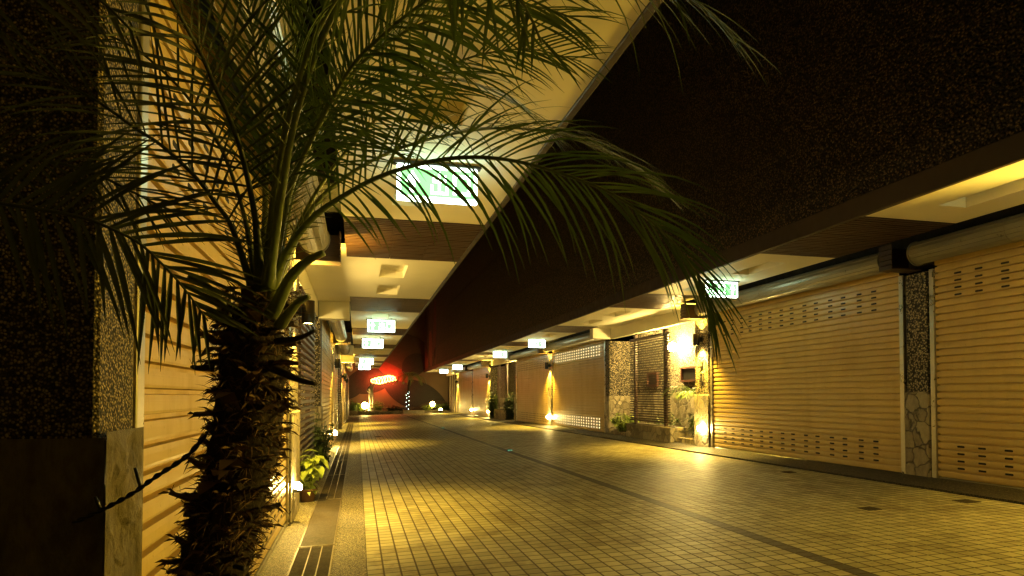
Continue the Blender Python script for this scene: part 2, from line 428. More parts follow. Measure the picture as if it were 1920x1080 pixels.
def recess(bld, s, xp, y0, y1, zc, back=.85, niches=()):
    xb = xp + s*back; zg = g(xp, y1) - .05
    w = MB(); w.box(xb, xb + s*.15, y0, y1, zg, zc + .02); o = w.build('recess_wall', M['pebble_far'], bld)
    c = MB(); c.box(xb - s*.03, xb - s*.002, y0, y1, zg, g(xp, y0) + 1.2); c.build('stone_cladding', M['stone'], o)
    l = MB(); l.bbox(xp + s*.02, xp + s*.16, y0 + .002, y1 - .002, zc - .30, zc + .03, .006); l.build('lintel_beam', M['plaster'], bld)
    k = MB(); k.box(xp - s*.6, xb, y0, y1, zc + .004, zc + .05); k.build('recess_ceiling', M['plaster'], bld)
    for ny, nz, nw, nh in niches:
        f = MB(); t = .05; x = xb - s*.035
        for q in ((ny-nw/2-t, ny-nw/2, nz-nh/2-t, nz+nh/2+t), (ny+nw/2, ny+nw/2+t, nz-nh/2-t, nz+nh/2+t),
                  (ny-nw/2, ny+nw/2, nz+nh/2, nz+nh/2+t), (ny-nw/2, ny+nw/2, nz-nh/2-t, nz-nh/2)):
            f.box(x - s*.05, x + s*.01, q[0], q[1], q[2], q[3])
        fo = f.build('window', M['frame_red'], bld)
        pmb = MB(); pmb.box(x - s*.004, x + s*.004, ny-nw/2, ny+nw/2, nz-nh/2, nz+nh/2); pmb.build('pane', M['black'], fo)
    return o

# ---- right building
RB = thing('motel_building', 'long motel wing on the right with cream roller shutters and dark pebble upper wall', 'building')
XR, ZR, FR = 7.25, 3.249, 5.42
b = MB(); b.box(FR + .012, FR + .30, -14, 54, ZR + .22, 4.80); b.box(FR + .03, FR + .30, -14, 54, 4.80, 4.83); b.box(FR + .012, FR + .30, -14, 54, 4.83, 6.9); b.box(FR + .03, FR + .30, -14, 54, 6.9, 6.93); b.box(FR + .012, FR + .30, -14, 54, 6.93, 9.5)
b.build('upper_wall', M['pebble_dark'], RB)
b = MB(); b.bbox(FR - .03, FR + .03, -14, 54, ZR - .010, ZR + .222, .008); b.build('fascia', M['fascia'], RB)
b = MB(); b.box(FR + .30, XR + 1.6, -14, 54, ZR + .5, ZR + .6); b.box(XR + .03, XR + .2, -14, 54, ZR - .28, ZR + .5); b.box(FR+.3, 14, -14, 54, 9.3, 9.5); b.build('roof_slab', M['void'], RB)
BR = [(-11.2, -9.4), (-5.5, -3.7), (.1, 1.9), (5.95, 7.85), (11.45, 13.4), (17.25, 19.05), (22.8, 24.6), (28.5, 30.3), (34.4, 36.2), (40.2, 42.0), (46, 47.8), (53.2, 53.9)]
XI = 6.70
for i in range(len(BR)):
    wood_soffit(RB, XI, FR + .032, BR[i][0], BR[i][1], ZR)
    if i < len(BR) - 1:
        y0, y1 = BR[i][1] + .003, BR[i+1][0] - .003; L = y1 - y0
        tr = [(y0 + L*.13, y0 + L*.40), (y0 + L*.60, y0 + L*.87)] if L > 2 else []
        soffit(RB, 1, XI, FR + .032, y0, y1, ZR, tr, 6.08)
RS = [(-10.4, -4.9), (4.0, 6.72), (7.28, 12.05), (18.1, 23.42), (23.98, 29.1), (35.75, 40.75), (41.25, 46.9)]
VN = {1: (4, 4, .05, .012, 1, 25), 2: (4, 7, .05, .012, 1, 25), 3: (4, 10, .028, .0278, 1, 26), 4: (4, 10, .028, .022, 1, 25)}
for i, (y0, y1) in enumerate(RS):
    o = shutter(RB, 1, XR, y0, y1, ZR - .16, VN.get(i, (3, 9, .03, .016, 1, 25)), lit=(i == 3))
    housing(o, 1, XR - .26, y0 - .04, y1 + .02, ZR - .165, .145)
    for y in (y0 - .04, y1 + .04): rail(RB, 1, XR, y, ZR - .35)
RP = [(6.83, 7.17), (12.2, 12.75), (17.7, 18.0), (23.53, 23.87), (29.2, 29.5), (35.2, 35.66), (40.84, 41.16), (47, 47.5), (3.45, 3.93), (-4.8, -4.4)]
for y0, y1 in RP: pillar(RB, 1, XR, y0, y1, ZR - .33 if (y1 - y0) > .5 else ZR - .36, 1.17 if y0 > 2 else 1.17)
def wood_bracket(bld, s, xp, y, z):
    b = MB()
    for k in range(4): b.box(xp - s*.50, xp - s*.05, y - .11 + k*.055, y - .065 + k*.055, z - .345, z - .325)
    for k in range(5): b.box(xp - s*.515, xp - s*.50, y - .11, y + .10, z - .345 + k*.067, z - .29 + k*.067)
    b.box(xp - s*.50, xp - s*.05, y + .085, y + .10, z - .324, z - .02)
    b.build('bracket', M['screen'], bld)
def beam_end(bld, s, xp, y0, y1, z):
    b = MB(); b.bbox(xp - s*.54, xp + s*.02, y0, y1, z - .31, z + .02, .006); b.build('beam_end', M['plaster'], bld)
for y in (7.0, 12.4, 23.7, 35.45, 41.0): wood_bracket(RB, 1, XR, y, ZR)
for y in (17.72, 47.02): beam_end(RB, 1, XR, y - .02, y + .24, ZR)
beam_end(RB, 1, XR, 29.25, 29.5, ZR)
recess(RB, 1, XR, 12.75, 17.7, ZR, niches=((16.55, 1.72, .55, .28), (14.45, 1.80, .8, .28)))
recess(RB, 1, XR, 29.5, 35.2, ZR, niches=((31.5, 1.6, .7, .5),))
recess(RB, 1, XR, 47.5, 53.9, ZR)
recess(RB, 1, XR, -4.4, 3.45, ZR)
b = MB(); b.box(XR + .1, XR + .2, 53.9, 54, -.3, 9); 
b.build('end_return', M['mural_tan'], RB)
# mural mosaic on the last stretch of the upper wall
random.seed(3)
for (yy, zz, ry, rz, rot, mk) in ((46.6, 6.1, .9, 2.2, .15, 'mural_red'), (49.2, 4.9, 1.1, 1.5, -.3, 'mural_red'), (48.8, 7.6, 1.2, 1.2, .2, 'mural_brown'), (51.8, 6.6, 1.0, 2.3, .1, 'mural_dark'), (52.2, 4.2, 1.3, .9, 0, 'mural_red'), (46.2, 4.1, .8, .7, .4, 'mural_brown')):
    b = MB(); n = 26; pts = []
    for k in range(n):
        a = 2*math.pi*k/n; u, v = ry*math.cos(a), rz*math.sin(a) * (1 + .12*math.sin(2*a))
        pts.append((yy + u*math.cos(rot) - v*math.sin(rot), zz + u*math.sin(rot) + v*math.cos(rot)))
    pts = [(max(44.8, min(53.8, y)), max(3.5, z)) for y, z in pts]
    b.add([(FR + .004, y, z) for y, z in pts] + [(FR + .03, y, z) for y, z in pts], [tuple(range(n-1, -1, -1))] + [(i, (i+1) % n, n+(i+1) % n, n+i) for i in range(n)])
    b.build('mural_shape', M[mk], RB)
settle(RB, (9.2, 20, 0))

# ---- left building
LB = thing('motel_building', 'motel wing on the left whose lit ceiling hangs over the palm tree', 'building')
XL, ZL, FL, XLI = -.70, 2.999, 1.28, -.15
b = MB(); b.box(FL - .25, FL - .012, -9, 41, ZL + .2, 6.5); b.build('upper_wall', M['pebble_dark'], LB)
b = MB(); b.bbox(FL - .03, FL + .02, -9, 41, ZL - .012, ZL + .2, .006); b.build('fascia', M['fascia'], LB)
b = MB(); b.box(XL - 1.6, FL - .25, -9, 41, ZL + .5, ZL + .6); b.box(XL - .2, XL - .03, -9, 41, ZL - .28, ZL + .5); b.box(XL - 6, FL - .25, -9, 41, 6.3, 6.5); b.build('roof_slab', M['void'], LB)
BL = [(-4.3, -2.5), (.75, 2.5), (6.38, 8.22), (11.55, 13.4), (16.8, 18.55), (22.0, 23.75), (27.3, 29.0), (32.5, 34.2), (37.7, 39.4)]
prev = -9
for y0, y1 in BL + [(41, None)]:
    a, c = prev + .003, y0 - .003; L = c - a
    tr = [(a + L*.12, a + L*.40), (a + L*.60, a + L*.88)] if L > 3 else []
    soffit(LB, -1, XLI, FL - .032, a, c, ZL, tr, .47)
    if y1: wood_soffit(LB, XLI, FL - .032, y0, y1, ZL); prev = y1
LS = [(2.27, 6.70), (12.76, 17.5), (18.05, 22.7), (28.5, 33.2), (33.75, 38.4)]
for i, (y0, y1) in enumerate(LS):
    o = shutter(LB, -1, XL, y0, y1, ZL - .16, (4, 8, .05, .0115, 1, 23) if i == 0 else (3, 9, .03, .014, 1, 24))
    housing(o, -1, XL + .26, y0 - .06 if i else 1.2, y1 - .02, ZL - .165, .145)
    for y in (y0 - .035, y1 + .04): rail(LB, -1, XL, y, ZL - .34)
LP = [(6.80, 7.75), (12.2, 12.66), (17.6, 17.95), (22.8, 23.1), (28.0, 28.4), (33.3, 33.65), (38.5, 50.8)]
for y0, y1 in LP: pillar(LB, -1, XL, y0, y1, ZL - .33)
b = MB(); b.bbox(XL - 1.6, XL + .03, 1.905, 2.19, -.05, ZL + .45, .012); o = b.build('pillar', M['pebble'], LB)
# rough cleft slab cladding at its foot, modelled with real relief
b = MB()
def slab(b, org, du, dv, nrm, nu, nv, amp, seed):
    vs = []
    for j in range(nv+1):
        for i in range(nu+1):
            u, v = i/nu, j/nv; p = Vector(org) + Vector(du)*u + Vector(dv)*v
            q = Vector((p.x*9 + p.y*9, seed, p.z*5))
            h = noise.fractal(q, .9, 2.1, 6) + .8*abs(noise.noise(q*.6)) + .35*math.floor(3*noise.noise(q*.45 + Vector((3, 1, 2))))
            e = min(1, 9*min(u, 1-u, v, 1-v)*(1 + .8*noise.noise(q*1.7)) + .0)
            vs.append(p + Vector(nrm)*(amp*h*e))
    fs = [(j*(nu+1)+i, j*(nu+1)+i+1, (j+1)*(nu+1)+i+1, (j+1)*(nu+1)+i) for j in range(nv) for i in range(nu)]
    b.add(vs, fs, 0, True)
slab(b, (XL + .058, 1.885, -.05), (0, .30, 0), (0, 0, .62), (1, 0, 0), 50, 110, .020, 1)
slab(b, (XL + .060, 1.885, .575), (0, .30, 0), (0, 0, .58), (1, 0, 0), 50, 110, .020, 5)
slab(b, (-1.55, 1.880, -.05), (.62, 0, 0), (0, 0, .78), (0, -1, 0), 40, 60, .008, 9)
slab(b, (-.925, 1.880, -.05), (.283, 0, 0), (0, 0, 1.19), (0, -1, 0), 30, 90, .008, 12)
slab(b, (-1.55, 1.880, .735), (.62, 0, 0), (0, 0, .42), (0, -1, 0), 40, 40, .008, 15)
b.box(-1.56, XL + .050, 1.892, 2.186, -.06, 1.13)
b.build('stone_cladding', M['slate'], o)
for y in (7.0, 17.75): wood_bracket(LB, -1, XL, y, ZL)
for y in (12.3, 22.85, 28.1): beam_end(LB, -1, XL, y, y + .28, ZL)
recess(LB, -1, XL, 7.75, 12.2, ZL)
recess(LB, -1, XL, 23.1, 28.0, ZL)
recess(LB, -1, XL, -6, 1.9, ZL, back=1.7)
settle(LB, (-2.5, 18, 0))

# ------------------------------------------------------------------ end wall with mural
EW = thing('mural_wall', 'tall end wall painted with big dark leaf shapes behind the neon sign', 'wall')
b = MB(); b.box(-6, 12, 54.0, 54.4, -.6, 9.5); b.build('wall', M['mural_tan'], EW)
def blob(cx, cz, rx, rz, rot, pw=1.0):
    pts = []
    for k in range(40):
        a = 2*math.pi*k/40; u = rx*math.cos(a); v = rz*math.sin(a)*(1 - pw*.35*abs(math.cos(a))**3)
        pts.append((cx + u*math.cos(rot) - v*math.sin(rot), cz + u*math.sin(rot) + v*math.cos(rot)))
    return pts
for kx, (cx, cz, rx, rz, rot, mk) in enumerate(((4.7, 1.35, 2.7, 1.2, -.32, 'mural_dark'), (1.0, 2.6, 2.2, 1.1, .25, 'mural_dark'), (3.2, 5.0, 2.6, 1.5, .1, 'mural_brown'), (2.8, 3.3, 1.8, .5, -.5, 'mural_red'), (-.6, 1.9, 1.3, .8, .5, 'mural_dark'), (4.6, 3.9, 1.2, .9, .6, 'mural_dark'), (6.2, .3, 1.6, .55, .15, 'mural_brown'), (4.6, -.15, 2.6, .5, .05, 'mural_brown'))):
    b = MB(); q = blob(cx, cz, rx, rz, rot); n = len(q); yy = 53.985 - kx*.004
    b.add([(x, yy, z) for x, z in q] + [(x, 54.0, z) for x, z in q], [tuple(range(n))] + [(i, n+i, n+(i+1) % n, (i+1) % n) for i in range(n)])
    b.build('mural_shape', M[mk], EW)
settle(EW, (3, 54.2, -.3))

# ------------------------------------------------------------------ exit signs
def exit_sign(x, y, zb, arrow_left, label, ztop):
    t = thing('exit_sign', label, 'exit sign', 'green exit signs under the ceilings')
    w, h, d = .60, .265, .05
    b = MB(); b.bbox(x-w/2, x+w/2, y-d/2, y+d/2, zb, zb+h, .006); b.build('sign_box', M['sign_white'], t)
    b = MB(); b.bbox(x-w/2-.03, x+w/2+.03, y-.035, y+.035, zb+h+.002, zb+h+.022, .004)
    for q in (-.22, .22): b.box(x+q-.008, x+q+.008, y-.008, y+.008, zb+h+.02, max(ztop - .001, zb+h+.03))
    b.build('hanger', M['black'], t)
    for face in (-1, 1):
        yy = y + face*(d/2 + .003)
        b = MB(); b.box(x-w/2+.028, x+w/2-.028, yy-.002, yy+.002, zb+.03, zb+h-.03); pn = b.build('sign_panel', M['sign_green'], t)
        m = MB(); yf = yy + face*.004
        def bx(u0, u1, v0, v1):   # u: 0..1 across as read from the front, v: 0..1 up
            a0, a1 = (u0, u1) if face < 0 else (1-u1, 1-u0)
            m.box(x-w/2+.03+a0*(w-.06), x-w/2+.03+a1*(w-.06), yf-.0015, yf+.0015, zb+.03+v0*(h-.06), zb+.03+v1*(h-.06))
        def tri(u0, u1, u2, v0, v1):
            pts = []
            for u, v in ((u0, v0), (u1, v0), (u2, v1)):
                uu = u if face < 0 else 1-u
                pts.append((x-w/2+.03+uu*(w-.06), zb+.03+v*(h-.06)))
            m.add([(p[0], yf-.0015, p[1]) for p in pts] + [(p[0], yf+.0015, p[1]) for p in pts], [(0,1,2),(5,4,3),(0,3,4,1),(1,4,5,2),(2,5,3,0)])
        al = arrow_left if face < 0 else not arrow_left
        oa, oc = (.04, .36) if al else (.74, .0)
        full = m; m = MB(); bx(oa+.075, oa+.145, .12, .52); tri(oa+.01, oa+.21, oa+.11, .50, .90)
        m.build('arrow', M['sign_white'], pn); m = full
        c0 = oc + .03                                  # the character for "out": a stem and two stacked cups
        bx(c0+.115, c0+.145, .10, .92)
        for (l, r_, v0, v1) in ((.035, .225, .52, .80), (.01, .25, .10, .44)):
            bx(c0+l, c0+r_, v0, v0+.09); bx(c0+l, c0+l+.03, v0, v1); bx(c0+r_-.03, c0+r_, v0, v1)
        c1 = oc + .35                                  # the character for "mouth": an open square
        bx(c1, c1+.24, .12, .24); bx(c1, c1+.24, .74, .86); bx(c1, c1+.04, .12, .86); bx(c1+.20, c1+.24, .12, .86)
        m.build('lettering', M['sign_white'], pn)
    return settle(t, (x, y, zb))
exit_sign(.57, 4.75, ZL - .30, True, 'largest green exit sign, hung among the palm fronds in the left ceiling', ZL)
exit_sign(.50, 14.6, ZL - .31, True, 'second exit sign along the left ceiling, just past the brown slatted band', ZL)
exit_sign(.42, 19.4, ZL - .32, True, 'third exit sign along the left ceiling, with a crisp dark green arrow', ZL)
exit_sign(.37, 29.4, ZL - .32, True, 'fourth exit sign on the left ceiling, partly above the farthest one', ZL)
exit_sign(.33, 34.6, ZL - .34, True, 'farthest exit sign on the left ceiling, showing a small square mark', ZL)
exit_sign(6.1, 3.7, ZR - .29, False, 'exit sign above the nearest right shutter', ZR)
exit_sign(6.1, 9.86, ZR - .29, False, 'exit sign with up arrow in front of the big right roller housing', ZR)
exit_sign(6.1, 21.6, ZR - .29, False, 'exit sign above the dotted lit shutter on the right', ZR)
exit_sign(6.1, 27.6, ZR - .29, False, 'right exit sign before the second recessed doorway, behind the dotted shutter', ZR)
exit_sign(6.1, 40.0, ZR - .30, False, 'second farthest exit sign on the right ceiling', ZR)
exit_sign(6.1, 46.6, ZR - .31, False, 'farthest exit sign on the right ceiling beside the mural', ZR)

# ------------------------------------------------------------------ lamps
def wall_lamp(s, xp, y, z, label, e_dn=480, e_up=170):
    t = thing('wall_lamp', label, 'wall lamp', 'black up and down wall lamps on the pillars')
    x = xp - s*.17; r, h = .07, .25
    b = MB(); b.lathe([(r, -h/2), (r, h/2), (r-.006, h/2), (r-.006, h/2-.03), (.001, h/2-.03)], (x, y, z), 24); b.lathe([(.001, -h/2+.03), (r-.006, -h/2+.03), (r-.006, -h/2), (r, -h/2)], (x, y, z), 24)
    b.build('lamp_body', M['black'], t)
    b = MB(); b.bbox(xp - s*.03, x, y-.035, y+.035, z-.05, z+.05, .005); b.build('bracket', M['black'], t)
    for k, nm in ((-1, 'bulb'), (1, 'bulb')):
        b = MB(); b.lathe([(.001, 0), (r-.01, 0), (r-.01, k*.003), (.001, k*.003)], (x, y, z + k*(h/2-.012)), 20); b.build(nm, M['lamp_glow'], t)
        o = light('lamp_light', 'SPOT', (x, y, z + k*(h/2 + .004)), e_dn if k < 0 else e_up, WARM, t, spot_size=R(118), spot_blend=.6, shadow_soft_size=.03)
        o.rotation_euler = (0, 0, 0) if k < 0 else (math.pi, 0, 0)
    return settle_l(t, (x, y, z))
def settle_l(t, loc):
    return settle(t, loc)

def ball_lamp(s, xp, y, z, label, r=.065):
    t = thing('ball_lamp', label, 'globe lamp', 'glowing globe lamps low on the pillars')
    x = xp - s*(.055 + r*.8)
    b = MB(); b.sphere((x, y, z), r); b.build('globe', M['ball_glow'], t)
    b = MB(); b.box(xp - s*.055, x - s*(-.0) , y-.02, y+.02, z-.02, z+.02); b.lathe([(.001, -.02), (.06, -.02), (.06, .0), (.03, .03)], (xp - s*.075, y, z-.03)); b.build('bracket', M['black'], t)
    return settle(t, (x, y, z))

wall_lamp(1, XR, 12.45, 2.47, 'black square looking wall lamp on the pillar beside the right slatted screen')
wall_lamp(1, XR, 23.7, 2.43, 'black wall lamp on the pillar between two dotted right shutters')
wall_lamp(1, XR, 35.45, 2.40, 'black wall lamp past the second recess on the right')
wall_lamp(1, XR, 47.25, 2.36, 'farthest black wall lamp on the right near the end wall')
wall_lamp(1, XR, 3.65, 2.47, 'added black wall lamp on the unseen nearest right pillar', 150, 60)  # added out of view, stands in for lamps lighting the left shutter
wall_lamp(-1, XL, 7.25, 2.16, 'large black cylinder wall lamp right behind the palm trunk', 340, 200)
wall_lamp(-1, XL, 17.77, 2.13, 'black cylinder wall lamp on the second left pillar, beside the pipe')
wall_lamp(-1, XL, 28.2, 2.10, 'small black wall lamp far along the left pillars')
wall_lamp(-1, XL, 33.45, 2.06, 'smallest black wall lamp on the left, reddened by the neon')
ball_lamp(1, XR, 12.42, .56, 'glowing globe low on the pillar beside the nearest right slatted screen')
ball_lamp(1, XR, 23.7, .45, 'glowing globe between the two dotted right shutters')
ball_lamp(1, XR, 35.45, .40, 'glowing globe beside the right tall shrub and second recess')
ball_lamp(1, XR, 41.0, .38, 'glowing globe between the two farthest right shutters')
ball_lamp(-1, XL, 7.0, .31, 'glowing globe behind the palm trunk next to the lime plant', .05)
ball_lamp(-1, XL, 17.75, .27, 'glowing globe at the foot of the second left pillar')

def globe(name, loc, r, label, mat='globe_glow'):
    b = MB(); b.sphere(loc, r); o = b.build(name, M[mat]); return tag(o, label, 'wall light', 'bare bright globes on the recess walls')
globe('recess_lamp', (XR + .60, 15.0, 2.52), .115, 'blinding bare globe on the pebble wall beside the nearest right screen')
globe('recess_lamp', (XR + .62, 30.2, 2.62), .13, 'blinding bare globe in the second right recess')
globe('recess_lamp', (XR + .72, 2.7, 1.85), .215, 'large added globe out of view past the right edge, lighting the left shutter', 'fill_globe')  # added unseen globe that throws light across onto the left shutter
globe('recess_lamp', (XL - .62, 9.0, 2.45), .10, 'bright globe in the left recess behind the palm trunk')
def strip(s, xp, y0, y1, z, label):
    b = MB(); b.tube([(xp + s*.22, y0, z), (xp + s*.22, y1, z)], .016, 8); o = b.build('strip_light', M['strip_glow'])
    return tag(o, label, 'strip light', 'strip lights hidden behind lintels')
strip(1, XR, 13.0, 17.4, ZR - .2, 'thin strip light behind the lintel of the nearest right recess')

# ------------------------------------------------------------------ slatted screens, planters, recess furniture
def slat_screen(s, x, y0, y1, z0, z1, n, label, mat='screen'):
    t = thing('slat_screen', label, 'slat screen', 'dark slatted wood screens in the recesses')
    for y in (y0 + .32, y1 - .18):
        b = MB(); b.bbox(x - .035 + s*.05, x + .035 + s*.05, y-.045, y+.045, z0 - .16, z1 + .14, .005)
        b.bbox(x - .05 + s*.05, x + .05 + s*.05, y-.06, y+.06, z1 + .141, z1 + .175, .004)
        b.build('post', M[mat], t)
    b = MB(); p = (z1 - z0)/n
    for i in range(n + 1):
        b.bbox(x - s*.045, x + s*.012, y0, y1, z0 + i*p, z0 + i*p + p*.46, .003)
    b.bbox(x - s*.05, x + s*.014, y0 - .01, y1 + .01, z1 + p*.6, z1 + p*.6 + .04, .004); b.bbox(x - s*.05, x + s*.014, y0 - .01, y1 + .01, z0 - .06, z0 - .02, .004)
    b.build('slats', M[mat], t)
    return settle(t, (x, (y0+y1)/2, z0 - .16))
slat_screen(1, XR + .02, 14.02, 16.25, .66, 2.72, 33, 'dark brown slatted screen on a stone planter, nearest on the right')
slat_screen(1, XR + .05, 31.2, 33.6, .75, 2.72, 30, 'small slatted screen between two tall shrubs in the second right recess')
slat_screen(-1, XL - .02, 8.15, 10.8, .35, 2.50, 24, 'slatted screen behind the palm trunk, tinged red by the neon')
slat_screen(-1, XL - .02, 24.0, 26.6, .3, 2.45, 24, 'far slatted screen deep along the left side')

def planter(x0, x1, y0, y1, z1, label, group=None):
    t = thing('stone_planter', label, 'planter', 'stone planters')
    b = MB(); z0 = min(g(x0, y0), g(x1, y1)) - .05
    b.bbox(x0, x1, y0, y1, z0, z1, .02); b.build('wall', M['stone'], t)
    b = MB(); b.box(x0 + .06, x1 - .06, y0 + .06, y1 - .06, z1 + .001, z1 + .012); b.build('soil', M['soil'], t)
    return settle(t, ((x0+x1)/2, (y0+y1)/2, z0))
planter(XR - .12, XR + .35, 13.75, 16.3, .52, 'rough stone planter under the nearest right slatted screen')
planter(XR - .05, XR + .12, -1.0, 3.40, 1.55, 'tall added wall out of view past the right edge, shading the paving from the globe')  # added unseen blocker, keeps the added globe's light off the near paving
planter(XR - .02, XR + .5, 16.33, 17.65, .26, 'low stone planter holding the bright lime shrub on the right')
planter(XR + .02, XR + .8, 12.78, 13.70, .30, 'low stone ledge between the stone planter and the globe lamp pillar')
planter(XR - .1, XR + .45, 31.0, 33.9, .55, 'stone planter under the small far screen on the right')
planter(XL - .7, XL + .02, 8.3, 11.6, .12, 'low stone planter behind the lime plant on the left')

# intercom and notice on the right lamp pillar
t = thing('intercom', 'small intercom panel on the pebble pillar under the right wall lamp', 'intercom')
b = MB(); b.bbox(XR - .05, XR - .028, 12.40, 12.53, 1.58, 1.76, .004); b.build('panel', M['steel'], t)
b = MB(); b.box(XR - .054, XR - .0505, 12.43, 12.50, 1.68, 1.74); b.build('screen', M['black'], t)
b = MB(); b.box(XR - .06, XR - .0505, 12.44, 12.49, 1.61, 1.66); b.build('button', M['black'], t)
settle(t, (XR - .03, 12.46, 1.58))
t = thing('notice_plate', 'small dark plate above the intercom on the right pillar', 'plate')
b = MB(); b.bbox(XR - .045, XR - .028, 12.41, 12.52, 1.86, 1.99, .003); b.build('plate', M['black'], t); b = MB(); b.box(XR - .048, XR - .0455, 12.43, 12.50, 1.90, 1.95); b.build('label_strip', M['steel'], t); settle(t, (XR - .03, 12.46, 1.86))
# conduit on second left pillar
t = thing('conduit_pipe', 'thin pale pipe bent over the second left pillar and up to the housings', 'pipe')
b = MB(); b.tube([(XL + .06, 17.62, .0), (XL + .06, 17.62, 2.55), (XL + .075, 17.62, 2.62), (XL + .14, 17.62, 2.66), (XL + .5, 17.62, 2.68)], .022, 10); b.build('pipe', M['steel'], t)
b = MB()
for z in (.5, 1.2, 1.9): b.box(XL + .03, XL + .09, 17.59, 17.65, z, z+.03)
b.build('clip', M['steel'], t); settle(t, (XL + .06, 17.62, -.07))

# ------------------------------------------------------------------ drain covers, studs, floor plates
def drain(y0, y1, grated, label):
    t = thing('drain_cover', label, 'drain cover', 'covers along the left drain channel')
    x0, x1 = -.485, -.185
    def bar(a, b_, z0, z1, ya, yb, m, mi=0):
        m.add([(a,ya,g(a,ya)+z0),(b_,ya,g(b_,ya)+z0),(b_,yb,g(b_,yb)+z0),(a,yb,g(a,yb)+z0),(a,ya,g(a,ya)+z1),(b_,ya,g(b_,ya)+z1),(b_,yb,g(b_,yb)+z1),(a,yb,g(a,yb)+z1)],
              [(4,5,6,7),(0,1,5,4),(1,2,6,5),(2,3,7,6),(3,0,4,7)], mi)
    f = MB(); bar(x0, x0+.012, -.02, .012, y0, y1, f); bar(x1-.012, x1, -.02, .012, y0, y1, f)
    bar(x0+.012, x1-.012, -.02, .012, y0, y0+.014, f); bar(x0+.012, x1-.012, -.02, .012, y1-.014, y1, f)
    if grated:
        for u in (.3, .6): bar(x0+.3*u-.004+.02, x0+.3*u+.004+.02, .0, .0115, y0+.014, y1-.014, f)
    f.build('frame', M['drain_frame'], t)
    p = MB()
    if grated:
        n = int((y1-y0)/.03)
        for i in range(n):
            ya = y0 + .016 + i*(y1-y0-.03)/n; bar(x0+.013, x1-.013, -.015, .009, ya, ya+.016, p)
    bar(x0+.013, x1-.013, -.02, .003 if grated else .008, y0+.015, y1-.015, p)
    p.build('plate', M['plate'], t)
    return settle(t, ((x0+x1)/2, (y0+y1)/2, g(x0, y0)))
M['drain_frame'] = plain('drain_frame_metal', (.13, .10, .06), .5, metal=.4, var=.4, nscale=12)
M['plate'] = plain('rusty_drain_plate', (.04, .028, .017), .85, var=.5, nscale=14, bump=.5, bscale=90)
y = -1.5; i = 0
DL = ['grated drain cover under the palm crown', 'grated drain cover nearest the bottom edge of the picture', 'plain dark drain plate level with the lime plant', 'grated drain cover just beyond the lime plant',
      'grated drain cover in the dark shadow before the second left pillar']
ys = [.2, 2.9, 5.72, 8.35, 11.0, 13.6, 16.2, 18.8, 21.4, 24, 26.6, 29.2, 31.8, 34.4]
for i in range(len(ys) - 1):
    drain(ys[i] + .01, ys[i+1] - .01, i != 2, DL[i] if i < len(DL) else 'narrow grated drain cover in the far row along the left wall')
def stud(px, py, label):
    p = G(px, py); t = thing('road_stud', label, 'road stud', 'reflective studs on the dark tile row')
    b = MB(); b.lathe([(.085, 0), (.08, .012), (.05, .024), (.001, .026)], (p.x, p.y, p.z + .004), 16); b.build('body', M['black'], t)
    b = MB(); b.box(p.x-.05, p.x+.05, p.y-.078, p.y-.060, p.z+.010, p.z+.022); b.build('reflector', M['stud_glint'], t)
    settle(t, (p.x, p.y, p.z))
stud(955, 845, 'nearer green reflective stud on the dark tile row')
stud(830, 803, 'farther green reflective stud on the dark tile row')
def plate(px, py, w, label):
    p = G(px, py); b = MB(); q = []
    for (dx, dy) in ((-w, -w), (w, -w), (w, w), (-w, w)): q.append((p.x+dx, p.y+dy))
    b.add([(x, y, g(x, y)+.002) for x, y in q] + [(x, y, g(x, y)+.010) for x, y in q], [(4,5,6,7),(0,1,5,4),(1,2,6,5),(2,3,7,6),(3,0,4,7)])
    for k in range(5): 
        yy = p.y - w*.7 + k*w*.33; b.box(p.x - w*.75, p.x + w*.75, yy, yy + w*.12, p.z + .0102, p.z + .014)
    tag(b.build('floor_drain', M['plate']), label, 'floor drain', 'small square floor drains in the tiles')
plate(1812, 941, .09, 'small square floor drain nearest the right kerb'); plate(1630, 955, .08, 'small square floor drain left of the one by the kerb')
plate(1478, 886, .08, 'small square floor drain farther along the right shutters'); plate(709, 819, .10, 'small square floor drain far off on the left tiles')

# ------------------------------------------------------------------ palms
def cr(pts, n):
    P4 = [pts[0]*2 - pts[1]] + pts + [pts[-1]*2 - pts[-2]]; out = []
    segs = len(pts) - 1
    L = [(pts[i+1]-pts[i]).length for i in range(segs)]; T = sum(L)
    for k in range(n + 1):
        d = T*k/n; i = 0
        while i < segs-1 and d > L[i]: d -= L[i]; i += 1
        t = min(1, d/max(L[i], 1e-6)); a, b, c, e = P4[i], P4[i+1], P4[i+2], P4[i+3]
        out.append(.5*((2*b) + (c-a)*t + (2*a-5*b+4*c-e)*t*t + (3*b-a-3*c+e)*t**3))
    return out, T

